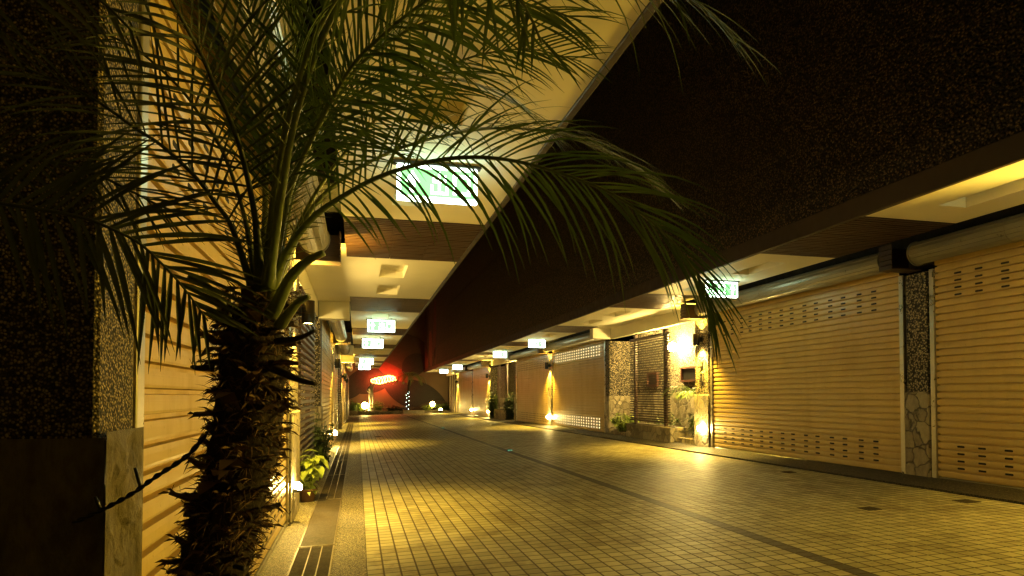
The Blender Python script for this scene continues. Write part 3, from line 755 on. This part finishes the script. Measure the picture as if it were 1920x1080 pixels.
def frond(pts, parent, up=Vector((0, 0, 1)), L=.27, W=.0085, n=46, t0=.22, droop=1.0, lift=.35, spread=60, base_r=.013, seed=0, scale=1.0, dens=1.0, seg=6, twist=0, mat='palm_leaf', tipin=.55):
    rnd = random.Random(seed); N = 40
    c, T = cr([Vector(p) for p in pts], N)
    b = MB()
    rad = [scale*base_r*(1.25 if i < 2 else 1)*(1 - .55*min(1, i/(N*.25))) * (1 - .75*(max(0, i/N - .25)/.75)) + .0009*scale for i in range(N+1)]
    b.tube(c, rad, 7, 1, flat=.75)
    def frame(t):
        f = t*N; i = min(int(f), N-1); p = c[i].lerp(c[i+1], f-i)
        tg = (c[min(i+2, N)] - c[max(i-1, 0)]).normalized()
        s = tg.cross(up)
        if s.length < .12: s = tg.cross(Vector((.3, -1, 0)))
        s.normalize()
        if twist: s = Matrix.Rotation(twist, 3, tg) @ s
        return p, tg, s, s.cross(tg).normalized()
    for k in range(9):                                    # short spines low on the stalk
        t = t0*.35 + t0*.65*k/9; p, tg, s, nn = frame(t)
        for q in (-1, 1):
            d = (s*q + tg*.9 + nn*rnd.uniform(-.1, .5)).normalized(); l = scale*rnd.uniform(.03, .08)
            b.tube([p, p + d*l*.6, p + d*l], [.0016*scale, .0011*scale, .0002], 4, 1, cap=False)
    for k in range(n):
        u = (k + .5)/n; t = t0 + (1-t0)*u*.985
        env = min(1, .55 + 1.6*u)*(1 if u < .55 else 1 - .62*((u-.55)/.45)**1.5)
        for q in (-1, 1):
            if rnd.random() > dens: continue
            tt = min(.999, max(0, t + rnd.uniform(-.35, .35)/n)); p, tg, s, nn = frame(tt)
            ang = R(spread*(1 - tipin*u) + rnd.uniform(-9, 9)); li = lift + rnd.uniform(-.25, .25)
            d = (tg*math.cos(ang) + (s*q*math.cos(li) + nn*math.sin(li))*math.sin(ang)).normalized()
            l = L*env*rnd.uniform(.85, 1.12); w = W*(.75 + .25*env)*rnd.uniform(.8, 1.1)
            g_ = droop*rnd.uniform(.6, 1.4)
            if rnd.random() < .05: g_ *= 2.2
            pos = p.copy(); vs = []; st = l/seg; dd = d.copy()
            wd = dd.cross(nn)
            if wd.length < .1: wd = dd.cross(s)
            wd.normalize()
            for j in range(seg + 1):
                x = j/seg; ww = w*(.45 + 1.2*x if x < .3 else .81*(1 - ((x-.3)/.7)**1.7)) + .0004
                a = (wd - dd*wd.dot(dd)).normalized(); nrm = a.cross(dd)
                vs += [pos - a*ww*.5 + nrm*ww*.16, pos - nrm*ww*.05, pos + a*ww*.5 + nrm*ww*.16]
                dd = (dd + Vector((0, 0, -1))*g_*st*1.6*(.4 + 1.2*x)/max(.3, scale)).normalized(); pos = pos + dd*st
            fs = []
            for j in range(seg): fs += [(3*j, 3*j+1, 3*j+4, 3*j+3), (3*j+1, 3*j+2, 3*j+5, 3*j+4)]
            b.add(vs, fs, 0, True)
    return b.build('frond', [M[mat], M['petiole'] if mat == 'palm_leaf' else M[mat]], parent)

PT = thing('palm_tree', 'shaggy date palm in the left foreground, its fronds arching across the picture', 'palm tree')
def PP(lst): return [P(*q) for q in lst]
fr = [
 # the long arching frond to the right
 dict(pts=PP([(505,560,1.52),(535,480,1.50),(580,415,1.49),(640,370,1.48),(720,328,1.46),(830,299,1.44),(940,298,1.42),(1050,325,1.40),(1150,365,1.38),(1235,428,1.37),(1290,490,1.36),(1325,550,1.36),(1343,610,1.36)]), L=.30, n=56, t0=.20, W=.0085, droop=2.0, lift=.1, spread=66, tipin=.85, seed=1),
 dict(pts=PP([(515,540,1.58),(590,385,1.66),(700,300,1.74),(830,255,1.80),(960,240,1.86),(1080,262,1.9),(1180,310,1.92),(1255,370,1.94)]), L=.30, n=46, t0=.3, droop=1.9, lift=.3, spread=60, seed=2),
 # up and right through the lit ceiling
 dict(pts=PP([(508,540,1.52),(525,440,1.48),(550,340,1.45),(600,230,1.40),(660,125,1.35),(725,60,1.31),(800,2,1.27),(890,-40,1.22),(1000,-60,1.18)]), L=.30, n=52, t0=.28, droop=1.2, lift=.2, spread=68, seed=3),
 dict(pts=PP([(500,540,1.50),(520,330,1.38),(570,120,1.22),(660,-40,1.06),(800,-90,.95),(930,-40,.90),(985,14,.88),(1015,80,.87)]), L=.25, n=34, t0=.4, W=.009, droop=2.2, lift=.1, spread=75, seed=4),
 dict(pts=PP([(500,540,1.48),(560,200,1.28),(680,-60,1.10),(860,-130,1.0),(1050,-110,.95),(1200,-50,.92),(1310,10,.90),(1380,80,.90)]), L=.26, n=34, t0=.4, W=.009, droop=2.6, lift=.1, spread=64, seed=5),
 dict(pts=PP([(512,530,1.60),(560,330,1.68),(640,200,1.76),(740,150,1.82),(860,150,1.88),(960,190,1.9),(1030,250,1.92)]), L=.28, n=40, t0=.3, droop=1.6, lift=.25, spread=60, seed=6),
 # upright fronds
 dict(pts=PP([(498,540,1.52),(505,470,1.52),(520,280,1.50),(544,139,1.46),(562,28,1.42),(580,-70,1.38)]), L=.28, n=40, t0=.3, droop=.8, lift=.25, spread=52, seed=7),
 dict(pts=PP([(490,540,1.56),(497,400,1.60),(492,230,1.64),(478,90,1.66),(455,-50,1.66)]), L=.28, n=36, t0=.3, droop=.8, lift=.3, spread=48, seed=8),
 dict(pts=PP([(503,540,1.58),(535,400,1.64),(600,240,1.68),(690,110,1.7),(800,30,1.7)]), L=.28, n=38, t0=.3, droop=1.0, lift=.3, spread=55, seed=9),
 # left fronds
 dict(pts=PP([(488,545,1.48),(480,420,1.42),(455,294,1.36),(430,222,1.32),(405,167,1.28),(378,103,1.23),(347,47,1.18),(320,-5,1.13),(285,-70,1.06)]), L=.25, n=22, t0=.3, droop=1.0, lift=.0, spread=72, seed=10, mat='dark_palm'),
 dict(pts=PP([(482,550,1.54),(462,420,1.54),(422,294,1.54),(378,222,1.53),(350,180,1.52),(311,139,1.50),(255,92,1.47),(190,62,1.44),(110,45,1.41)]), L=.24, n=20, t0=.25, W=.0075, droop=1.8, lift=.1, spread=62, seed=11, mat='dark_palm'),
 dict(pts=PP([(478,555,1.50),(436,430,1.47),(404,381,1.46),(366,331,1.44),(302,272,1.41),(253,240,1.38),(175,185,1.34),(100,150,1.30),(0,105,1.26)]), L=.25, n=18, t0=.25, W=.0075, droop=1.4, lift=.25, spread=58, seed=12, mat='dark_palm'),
]
fr += [
 dict(pts=PP([(510,540,1.60),(600,350,1.70),(720,210,1.80),(850,120,1.85),(980,92,1.85),(1090,115,1.85)]), L=.30, n=40, t0=.3, W=.009, droop=1.3, lift=.25, spread=60, seed=21),
 dict(pts=PP([(505,540,1.50),(560,300,1.50),(650,150,1.48),(760,60,1.45),(880,20,1.42),(1000,12,1.40),(1090,40,1.39)]), L=.30, n=42, t0=.3, W=.009, droop=1.3, lift=.1, spread=66, seed=22),
]
CAMUP = Vector((.1, -1, .35))
for f in fr: frond(parent=PT, up=CAMUP if f['seed'] in (1, 3, 10, 11, 12, 16, 21, 22, 4) else Vector((0, -.45, 1)), **f)

# trunk: leaning shaft, old leaf bases and hanging fibre
tp = [P(250,1715,1.56), P(330,1320,1.555), P(398,1085,1.55), P(430,960,1.55), P(455,850,1.55), P(472,720,1.55), P(478,600,1.55), P(494,530,1.55)]
tc, TL = cr(tp, 60)
b = MB(); nv = 26; vs = []
for i, p in enumerate(tc):
    u = i/60; rad = .060 + .011*math.sin(u*2.5) + (.006 if u < .9 else -.045*(u-.9)/.1)
    for k in range(nv):
        w = 2*math.pi*k/nv; d = Vector((math.cos(w), math.sin(w), 0))
        r = rad*(1 + .16*noise.noise(p*34 + d*3) + .10*noise.noise(p*90 + d*9)); vs.append(p + d*r)
fs = [(i*nv+k, i*nv+(k+1) % nv, (i+1)*nv+(k+1) % nv, (i+1)*nv+k) for i in range(60) for k in range(nv)] + [tuple(60*nv + k for k in range(nv))]
b.add(vs, fs, 0, True)
rnd = random.Random(5)
GA = math.pi*(3 - 5**.5)
for k in range(230):                                          # old cut leaf bases in a spiral
    u = .14 + .83*k/230; i = int(u*60); p = tc[i]; w = k*GA + rnd.uniform(-.25, .25); d = Vector((math.cos(w), math.sin(w), 0)); s_ = Vector((-d.y, d.x, 0))
    l = rnd.uniform(.014, .036)*(1.15 if u > .5 else .7); upz = rnd.uniform(.0, 1.1)
    if rnd.random() < .22: l *= 1.7; upz = rnd.uniform(-.2, .5)
    q0 = p + d*.052; dr = (d + Vector((0, 0, upz*.6)) + s_*rnd.uniform(-.3, .3)).normalized(); q1 = q0 + dr*(l*.5 + .012); dr = (dr + Vector((0, 0, rnd.uniform(-.5, .7))) + s_*rnd.uniform(-.4, .4)).normalized(); q2 = q1 + dr*l*.6
    r0 = rnd.uniform(.013, .021); b.tube([q0, q1, q2], [r0, r0*rnd.uniform(.6, .8), r0*rnd.uniform(.3, .62)], 6, 0 if rnd.random() < .6 else 1, flat=.65, smooth=False)
    for h in range(16):                                       # frayed hairs round each base
        qa = q0.lerp(q2, rnd.uniform(.1, 1)) + s_*rnd.uniform(-.016, .016); dv = (dr*rnd.uniform(.1, 1) + Vector((rnd.gauss(0, .6), rnd.gauss(0, .6), rnd.gauss(0, .6)))).normalized(); hl = rnd.uniform(.012, .04)
        b.add([qa - s_*.0009, qa + s_*.0009, qa + dv*hl*.6 + Vector((0, 0, .0012)), qa + dv*hl + Vector((0, 0, -hl*.25))], [(0, 1, 2), (1, 3, 2)], 1)
for k in range(9000):                                         # loose fibre matting
    u = .10 + .89*rnd.random(); p = tc[int(u*60)]; w = rnd.uniform(0, 2*math.pi); d = Vector((math.cos(w), math.sin(w), 0))
    l = rnd.uniform(.015, .055); tw = Vector((rnd.gauss(0, 1), rnd.gauss(0, 1), rnd.gauss(.1, .9))).normalized()
    q0 = p + d*rnd.uniform(.060, .086); q1 = q0 + (d*.45 + tw*.8).normalized()*l*.5; q2 = q1 + (d*.1 + tw + Vector((0, 0, -.5))).normalized()*l*.5
    sd = d.cross(tw); sd = sd.normalized()*rnd.uniform(.0006, .0026)
    b.add([q0-sd, q0+sd, q1-sd*.8, q1+sd*.8, q2], [(0,1,3,2), (2,3,4)], 1 if rnd.random() < .65 else 0)
for k in range(2600):                                         # long stray hairs standing off the shaft
    u = .12 + .86*rnd.random(); p = tc[int(u*60)]; w = rnd.uniform(0, 2*math.pi); d = Vector((math.cos(w), math.sin(w), 0)); s_ = Vector((-d.y, d.x, 0))
    q0 = p + d*.066; l = rnd.uniform(.02, .055); q1 = q0 + (d*.8 + s_*rnd.gauss(0, .5) + Vector((0, 0, rnd.gauss(.2, .5)))).normalized()*l*.55; q2 = q1 + (d*.4 + s_*rnd.gauss(0, .7) + Vector((0, 0, rnd.gauss(-.3, .6)))).normalized()*l*.5
    b.add([q0 - s_*.0008, q0 + s_*.0008, q1 + s_*.0006, q1 - s_*.0006, q2], [(0, 1, 2, 3), (3, 2, 4)], 1 if rnd.random() < .5 else 0)
for k in range(22):                                           # papery scales peeling below the crown
    u = rnd.uniform(.68, .97); p = tc[int(u*60)]; w = rnd.uniform(0, 2*math.pi); d = Vector((math.cos(w), math.sin(w), 0)); s = d.cross(Vector((0, 0, 1)))
    q = p + d*.07; l = rnd.uniform(.05, .11); ww = rnd.uniform(.012, .026); a1 = (d*.6 + Vector((0, 0, rnd.uniform(-.3, 1)))+s*rnd.uniform(-.7, .7)).normalized(); a2 = (a1 + Vector((0, 0, -1.1)) + d*.4).normalized()
    q1 = q + a1*l*.55; q2 = q1 + a2*l*.5
    b.add([q - s*ww, q + s*ww, q1 + s*ww*.8 + d*.006, q1 - s*ww*.8, q2 + s*ww*.15, q2 - s*ww*.1], [(0,1,2,3), (3,2,4,5)], 1, True)
trunk = b.build('trunk', [M['bark'], M['fibre']], PT)
for pts, r in (([(508,590,1.49),(520,570,1.46),(545,520,1.44),(575,490,1.43),(607,474,1.42)], .014), ([(525,610,1.48),(540,590,1.45),(560,566,1.44),(579,556,1.43)], .012),
               ([(430,600,1.5),(408,560,1.46),(385,535,1.44),(353,516,1.42)], .012), ([(400,690,1.49),(372,690,1.47),(361,688,1.45)], .010), ([(512,690,1.5),(560,712,1.46),(592,720,1.44)], .011), ([(520,640,1.5),(560,634,1.47),(590,620,1.45)], .009)):
    b = MB(); c, _ = cr(PP(pts), 12); b.tube(c, [r*1.35 - r*.75*k/12 for k in range(13)], 9, 0, flat=.7)
    for k in range(3, 12):
        if rnd.random() < .6: b.tube([c[k], c[k] + Vector((rnd.uniform(-.02, .02), rnd.uniform(-.02, .02), rnd.uniform(.008, .03)))], [.0014, .0002], 4, 0, cap=False)
    b.build('cut_stalk', M['petiole'] if pts[0][1] < 620 else M['bark'], PT)
settle(PT, (tp[0].x, tp[0].y, 0))

P2 = thing('palm_tree', 'second palm off the left edge whose silhouette-dark fronds hang before the pebble pillar', 'palm tree')
cp2 = P(-330, 470, 1.15)
fr2 = [
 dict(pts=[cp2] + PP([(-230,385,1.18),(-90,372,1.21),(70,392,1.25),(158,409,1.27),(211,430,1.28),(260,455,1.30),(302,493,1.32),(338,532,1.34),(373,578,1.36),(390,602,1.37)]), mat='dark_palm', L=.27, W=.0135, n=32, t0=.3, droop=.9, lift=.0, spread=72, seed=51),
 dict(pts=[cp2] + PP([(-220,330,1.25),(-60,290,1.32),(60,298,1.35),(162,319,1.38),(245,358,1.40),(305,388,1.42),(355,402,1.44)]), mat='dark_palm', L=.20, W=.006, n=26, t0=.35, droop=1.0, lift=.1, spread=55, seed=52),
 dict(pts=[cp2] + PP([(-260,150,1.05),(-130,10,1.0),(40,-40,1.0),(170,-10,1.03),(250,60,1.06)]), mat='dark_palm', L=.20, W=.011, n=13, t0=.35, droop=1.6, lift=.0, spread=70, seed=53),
 dict(pts=[cp2] + PP([(-330,250,1.0),(-420,60,.9),(-520,20,.8)]), L=.25, n=24, t0=.3, droop=1.2, lift=.2, spread=60, seed=54),
 dict(pts=[cp2] + PP([(-420,330,1.2),(-600,260,1.2),(-800,330,1.2)]), L=.25, n=24, t0=.3, droop=1.2, lift=.2, spread=60, seed=55),
]
for f in fr2: frond(parent=P2, up=CAMUP, **f)
b = MB(); base2 = Vector((cp2.x - .05, cp2.y, g(cp2.x, cp2.y) - .05)); c, _ = cr([base2, base2.lerp(cp2, .5) + Vector((.03, 0, 0)), cp2 - Vector((0, 0, .02))], 60)
vs = []
for i, p in enumerate(c):
    for k in range(18):
        w = 2*math.pi*k/18; d = Vector((math.cos(w), math.sin(w), 0)); vs.append(p + d*(.07 if i < 56 else .07 - .012*(i-56))*(1 + .18*noise.noise(p*40 + d*4) + .12*(i % 4 == 0)))
b.add(vs, [(i*18+k, i*18+(k+1) % 18, (i+1)*18+(k+1) % 18, (i+1)*18+k) for i in range(60) for k in range(18)], 0, False)
b.build('trunk', M['bark'], P2); settle(P2, base2)

# twisted fairy light cable from the pillar to the trunk
cp = PP([(-60,1003,1.72),(30,1001,1.70),(90,998,1.68),(165,968,1.64),(240,930,1.60),(290,895,1.57),(350,855,1.53),(388,812,1.50)])
t = thing('light_cable', 'black twisted light cable slung from the stone pillar to the palm trunk', 'cable')
c, _ = cr(cp, 140); b = MB()
for ph in (0, math.pi):
    b.tube([p + Vector((math.cos(i*.55+ph), .3*math.sin(i*.55+ph), math.sin(i*.55+ph)))*.0032 for i, p in enumerate(c)], .0036, 6)
b.build('cord', M['cable'], t)
for k, dz in ((96, .05), (72, .035), (44, -.04), (14, -.05)):
    b = MB(); p = c[k]; b.tube([p, p + Vector((-.006, -.004, dz*.6)), p + Vector((-.012, -.004, dz))], [.0042, .005, .0035], 7); b.build('bulb_socket', M['cable'], t)
for q in (((372,968,1.46),(345,964,1.44)), ((440,1062,1.46),(457,1066,1.44))):
    b = MB(); b.tube(PP(q), [.0055, .006], 7); b.build('bulb_socket', M['cable'], t)
settle(t, cp[3])

# ------------------------------------------------------------------ leafy plants
def leafy(name, label, loc, h, r, nst, nl, ll, lw, mat, seed, cat='plant', group=None, lean=.5, pot=None, low=.1):
    t = thing(name, label, cat, group); rnd = random.Random(seed); loc = Vector(loc)
    sb = MB(); lb = MB()
    for k in range(nst):
        w = rnd.uniform(0, 2*math.pi); rr = r*rnd.random()**.5; tip = loc + Vector((rr*math.cos(w), rr*math.sin(w), h*rnd.uniform(.55, 1)*(1 - .35*(rr/r)**2)))
        p0 = loc + Vector((rr*.15*math.cos(w), rr*.15*math.sin(w), 0)); mid = p0.lerp(tip, .5) + Vector((0, 0, h*.08)); c, _ = cr([p0, mid, tip], 8)
        sb.tube(c, [.006 - .0004*i for i in range(9)], 5)
        for j in range(nl):
            u = low + (1-low)*rnd.random(); p = c[min(8, int(u*8))]; a = rnd.uniform(0, 2*math.pi)
            d = Vector((math.cos(a), math.sin(a), rnd.uniform(-.2, .9))).normalized(); s = d.cross(Vector((rnd.uniform(-.3, .3), rnd.uniform(-.3, .3), 1))).normalized(); nn = s.cross(d)
            l = ll*rnd.uniform(.6, 1.15); w2 = lw*rnd.uniform(.7, 1.1); vs = []; q = p + d*l*.12; dd = d.copy()
            for i in range(5):
                x = i/4; ww = w2*(.12, .85, 1, .62, .02)[i]
                vs += [q - s*ww*.5 + nn*ww*.14, q, q + s*ww*.5 + nn*ww*.14]
                dd = (dd + Vector((0, 0, -.28*lean*2))).normalized(); q = q + dd*l/4
            fs = []
            for i in range(4): fs += [(3*i, 3*i+1, 3*i+4, 3*i+3), (3*i+1, 3*i+2, 3*i+5, 3*i+4)]
            lb.add(vs, fs, 0, True)
    sb.build('stems', M['dark_leaf'], t); lb.build('foliage', M[mat], t)
    if pot:
        pr, ph = pot; pb = MB(); pb.lathe([(.001, -ph), (pr*.7, -ph), (pr, 0), (pr*1.06, 0), (pr*1.06, -.03), (pr*.9, -.02), (.001, -.02)], loc, 20); pb.build('pot', M['terracotta'], t)
    return settle(t, loc)
leafy('potted_plant', 'lime green broad leaved plant glowing beside the globe lamp on the left', (-.60, 8.35, g(-.6, 8.35) + .16), .66, .20, 14, 8, .19, .10, 'lime_leaf', 1, pot=(.11, .17))
leafy('climbing_plant', 'dark leafy column of creeper beyond the left slatted screen', (-.62, 11.6, g(-.6, 11.6)), 1.35, .24, 34, 34, .09, .05, 'green_leaf', 2, low=.02)
leafy('shrub', 'bright lime shrub beside the nearest right slatted screen', (XR + .12, 16.95, .25), .62, .52, 40, 20, .15, .055, 'lime_leaf', 3, cat='shrub')
leafy('shrub', 'tall dark shrub left of the far right slatted screen', (XR - .05, 34.4, .0), 1.9, .45, 40, 34, .22, .06, 'green_leaf', 4, cat='shrub')
leafy('shrub', 'dark shrub right of the far right slatted screen', (XR + .05, 30.5, .0), 1.75, .42, 40, 34, .22, .06, 'dark_leaf', 5, cat='shrub')
leafy('shrub', 'leafy green shrub spilling over the stone ledge beside the right globe lamp', (XR + .45, 13.45, .30), .75, .40, 26, 16, .17, .05, 'green_leaf', 6, cat='shrub')
leafy('shrub', 'low trailing greenery behind the nearest right slatted screen', (XR + .45, 15.3, .2), .8, .5, 26, 16, .16, .05, 'green_leaf', 8, cat='shrub')
# arching palm in the right recess
t = thing('parlour_palm', 'small arching palm before the flagstone wall in the nearest right recess', 'palm', None)
rnd = random.Random(11); base = Vector((XR + .42, 13.35, .30))
b = MB(); b.tube([base, base + Vector((.02, 0, .5)), base + Vector((.0, .03, .95))], [.03, .024, .02], 8); b.build('trunk', M['bark'], t)
for k in range(11):
    w = 2*math.pi*k/11 + rnd.uniform(-.2, .2); d = Vector((math.cos(w), math.sin(w), 0)); p0 = base + Vector((0, .03, .93)); Lf = rnd.uniform(.6, .85); up_ = rnd.uniform(.5, 1.1)
    frond([p0, p0 + d*Lf*.35 + Vector((0, 0, .22*up_)), p0 + d*Lf*.75 + Vector((0, 0, .20*up_)), p0 + d*Lf + Vector((0, 0, .0))], t, L=.28, W=.026, n=16, t0=.18, droop=2.2, lift=.2, spread=60, base_r=.007, seed=100+k, seg=4)
settle(t, base)

# ------------------------------------------------------------------ far end: planter, statue, neon, floodlights, palms
t = thing('end_planter', 'long low dark planter wall closing the far end of the lane', 'planter')
b = MB(); b.bbox(-1.0, 3.45, 51.0, 51.25, -.45, .12, .02); b.bbox(5.15, 7.3, 51.0, 51.25, -.45, .12, .02); b.build('wall', M['stone'], t)
b = MB(); b.box(-1.0, 7.3, 51.26, 53.95, -.4, .05); b.build('soil', M['soil'], t); settle(t, (3, 51.1, -.4))
b = MB(); b.bbox(3.47, 5.13, 50.9, 51.25, -.45, .14, .03); tag(b.build('stone_block', M['marble']), 'pale lit stone block set in the far dark planter wall', 'stone block')
def flood(x, y, z, ax, e, label, r=.10):
    t = thing('floodlight', label, 'floodlight', 'ground floodlights at the far end')
    b = MB(); b.lathe([(.001, 0), (.08, 0), (r*1.1, .12), (r*1.1, .16)], (x, y, z), 16); b.build('housing', M['black'], t)
    b = MB(); b.sphere((x, y, z + .17), r); b.build('lens', M['flood_glow'], t)
    b = MB(); b.tube([(x, y, z - .3), (x, y, z)], .02, 6); b.build('spike', M['black'], t)
    return settle(t, (x, y, z - .3))
flood(.55, 51.6, .35, 0, 200, 'blinding floodlight among shrubs beside the statue on the left', .26)
flood(5.85, 51.6, .45, 0, 200, 'blinding floodlight in the right bushes before the mural', .2)
flood(6.2, 49.2, .02, 0, 200, 'bright ground light on the paving before the right end bushes', .14)
for i, (x, h, r, mk, lb) in enumerate(((-.3, 1.0, .6, 'green_leaf', 'leafy shrub at the far left corner beside the statue'), (.25, .8, .5, 'lime_leaf', 'bright shrub lit by the floodlight left of the statue'), (1.6, .95, .7, 'lime_leaf', 'golden lit shrub right of the statue'),
                                       (2.6, .65, .6, 'dark_leaf', 'dark low shrub under the neon sign'), (3.2, .5, .5, 'dark_leaf', 'dark low shrub by the pale stone block'), (5.5, .7, .5, 'lime_leaf', 'lit bush left of the right floodlight'), (6.5, .85, .55, 'green_leaf', 'green bush right of the right floodlight'), (7.0, .8, .45, 'green_leaf', 'dark green bush against the right end doorway'))):
    leafy('shrub', lb, (x, 51.9 + .2*(i % 3), .05), h, r, 26, 22, .2, .08, mk, 40+i, cat='shrub', group='shrubs in the end planter')

NS = thing('neon_sign', 'glowing red neon scribble sign on the far end wall', 'neon sign')
b = MB(); pts = []
for i in range(221):
    u = i/220; a = u*2*math.pi*9
    pts.append((2.05 + (u-.5)*2.0 + .16*math.sin(a), 53.70, 2.62 + (u-.5)*.22 + (.29*(1-(2*abs(u-.5))**2.2*.7) + .05*math.sin(i*.23))*math.cos(a + .5*math.sin(u*9))))
b.tube(pts, .030, 6); b.build('neon_tube', M['neon'], NS)
b = MB()
for u in (1.2, 2.0, 2.9): b.box(u-.015, u+.015, 53.72, 53.96, 2.5, 2.53)
b.tube([(1.0, 53.78, 2.30), (3.1, 53.78, 2.52)], .02, 6); b.build('bracket', M['black'], NS)
settle(NS, (2.05, 53.7, 2.3))
light('neon_light', 'AREA', (2.05, 53.1, 2.62), 110, (1, .07, .02), None, shape='RECTANGLE', size=2.1, size_y=.5).rotation_euler = (R(90), 0, 0)
bpy.data.objects['neon_light'].parent = NS; bpy.data.objects['neon_light'].matrix_parent_inverse = Matrix.Translation((-2.05, -53.7, -2.3))

ST = thing('statue', 'pale stone statue of a standing woman leaning back beside the left floodlight', 'statue')
sv = {'pelvis': ((0, 0, 1.08), .15), 'waist': ((.03, 0, 1.27), .115), 'chest': ((-.02, .0, 1.50), .15), 'neck': ((-.02, 0, 1.70), .055), 'head': ((.03, 0, 1.82), .085), 'crown': ((.05, 0, 1.93), .075),
      'hl': ((-.09, .0, 1.0), .125), 'kl': ((-.06, -.05, .56), .082), 'al': ((-.10, 0, .10), .05), 'fl': ((-.07, -.14, .04), .045), 'hr': ((.10, 0, 1.0), .12), 'kr': ((.17, -.10, .58), .08), 'ar': ((.12, .02, .10), .05), 'frr': ((.14, -.12, .04), .045),
      'sl': ((-.18, 0, 1.56), .065), 'el': ((-.30, -.03, 1.30), .05), 'wl': ((-.16, -.16, 1.20), .036), 'hdl': ((-.08, -.18, 1.22), .035), 'sr': ((.15, 0, 1.60), .065), 'er': ((.26, -.03, 1.84), .05), 'wr': ((.24, -.02, 2.08), .036), 'hdr': ((.20, -.02, 2.16), .034)}
ed = [('pelvis','waist'),('waist','chest'),('chest','neck'),('neck','head'),('head','crown'),('pelvis','hl'),('hl','kl'),('kl','al'),('al','fl'),('pelvis','hr'),('hr','kr'),('kr','ar'),('ar','frr'),('chest','sl'),('sl','el'),('el','wl'),('wl','hdl'),('chest','sr'),('sr','er'),('er','wr'),('wr','hdr')]
keys = list(sv); me = bpy.data.meshes.new('figure'); me.from_pydata([sv[k][0] for k in keys], [(keys.index(a), keys.index(c)) for a, c in ed], [])
fo = bpy.data.objects.new('figure', me); COL.objects.link(fo); me.materials.append(M['statue'])
md = fo.modifiers.new('skin', 'SKIN'); fo.modifiers.new('sub', 'SUBSURF').levels = 2; fo.modifiers['sub'].render_levels = 2; md.use_smooth_shade = True
for v, k in zip(me.skin_vertices[0].data, keys): v.radius = (sv[k][1],)*2
me.skin_vertices[0].data[0].use_root = True
fo.parent = ST; fo.location = (0, 0, .32)
b = MB(); b.lathe([(.001, 0), (.28, 0), (.28, .06), (.22, .08), (.22, .27), (.27, .29), (.27, .33), (.001, .33)], (0, 0, 0), 20); b.build('pedestal', M['statue'], ST)
ST.location = (1.0, 51.8, .04); ST.rotation_euler = (0, R(0), R(15))

EP = thing('palm_tree', 'slender dark palm at the far end, its trunk wound with fairy lights', 'palm tree')
b = MB(); pb = Vector((4.0, 52.0, .0)); c, _ = cr([pb, pb + Vector((-.12, 0, 1.0)), pb + Vector((-.05, 0, 1.9)), pb + Vector((.05, 0, 2.55))], 20)
b.tube(c, [.12 - .002*i + .012*(i % 2) for i in range(21)], 10); b.build('trunk', M['bark'], EP)
rnd = random.Random(31)
for k in range(13):
    w = 2*math.pi*k/13 + rnd.uniform(-.2, .2); d = Vector((math.cos(w), math.sin(w)*.55, 0)); p0 = c[-1]; Lf = rnd.uniform(1.1, 1.5); h = rnd.uniform(.0, .8)
    frond([p0, p0 + d*Lf*.35 + Vector((0, 0, .30 + h*.4)), p0 + d*Lf*.8 + Vector((0, 0, .15 + h*.4)), p0 + d*Lf*1.05 + Vector((0, 0, -.35 + h*.3))], EP, L=.5, W=.035, n=18, t0=.2, droop=1.2, lift=.1, spread=60, base_r=.02, seed=300+k, seg=4)
settle(EP, pb)
FLt = thing('fairy_lights', 'white fairy lights wound round the far palm trunk', 'fairy lights')
b = MB(); wv = []
for k in range(15):
    p = c[min(20, int(k/15*13))].lerp(c[min(20, int(k/15*13)+1)], (k/15*13) % 1); a = k*2.3; wv.append(p + Vector((math.cos(a)*.13, math.sin(a)*.13, 0)))
    b = MB(); b.sphere(wv[-1], .02, 8, 6); b.build('bulb', M['fairy'], FLt)
b = MB(); b.tube(wv, .006, 5); b.build('wire', M['cable'], FLt); settle(FLt, pb)

# door panels in the far right recess
t = thing('panel_door', 'pale timber door panels in the farthest right recess', 'door')
for k in range(4):
    b = MB(); y0 = 48.2 + k*1.15; b.bbox(XR + .02, XR + .08, y0, y0 + .18, -.3, ZR - .32, .01); b.build('jamb', M['marble'], t)
    b = MB(); b.box(XR + .10, XR + .13, y0 + .18, y0 + 1.15, -.3, ZR - .32); b.build('panel', M['wood'], t)
settle(t, (XR, 50, -.2))

# ------------------------------------------------------------------ night sky, render settings
w = bpy.data.worlds.new('World'); S.world = w; w.use_nodes = True
nt = w.node_tree; sk = nt.nodes.new('ShaderNodeTexSky'); sk.sky_type = 'NISHITA'; sk.sun_disc = False; sk.sun_elevation = R(-8); sk.sun_rotation = R(200)
bg = nt.nodes['Background']; bg.inputs['Strength'].default_value = .02; nt.links.new(sk.outputs[0], bg.inputs['Color'])
S.view_settings.view_transform = 'Standard'; S.view_settings.look = 'None'; S.view_settings.gamma = 1; S.view_settings.exposure = 1.0
S.render.engine = 'CYCLES'; S.cycles.use_denoising = True; S.cycles.max_bounces = 8; S.cycles.diffuse_bounces = 5; S.cycles.sample_clamp_indirect = 8
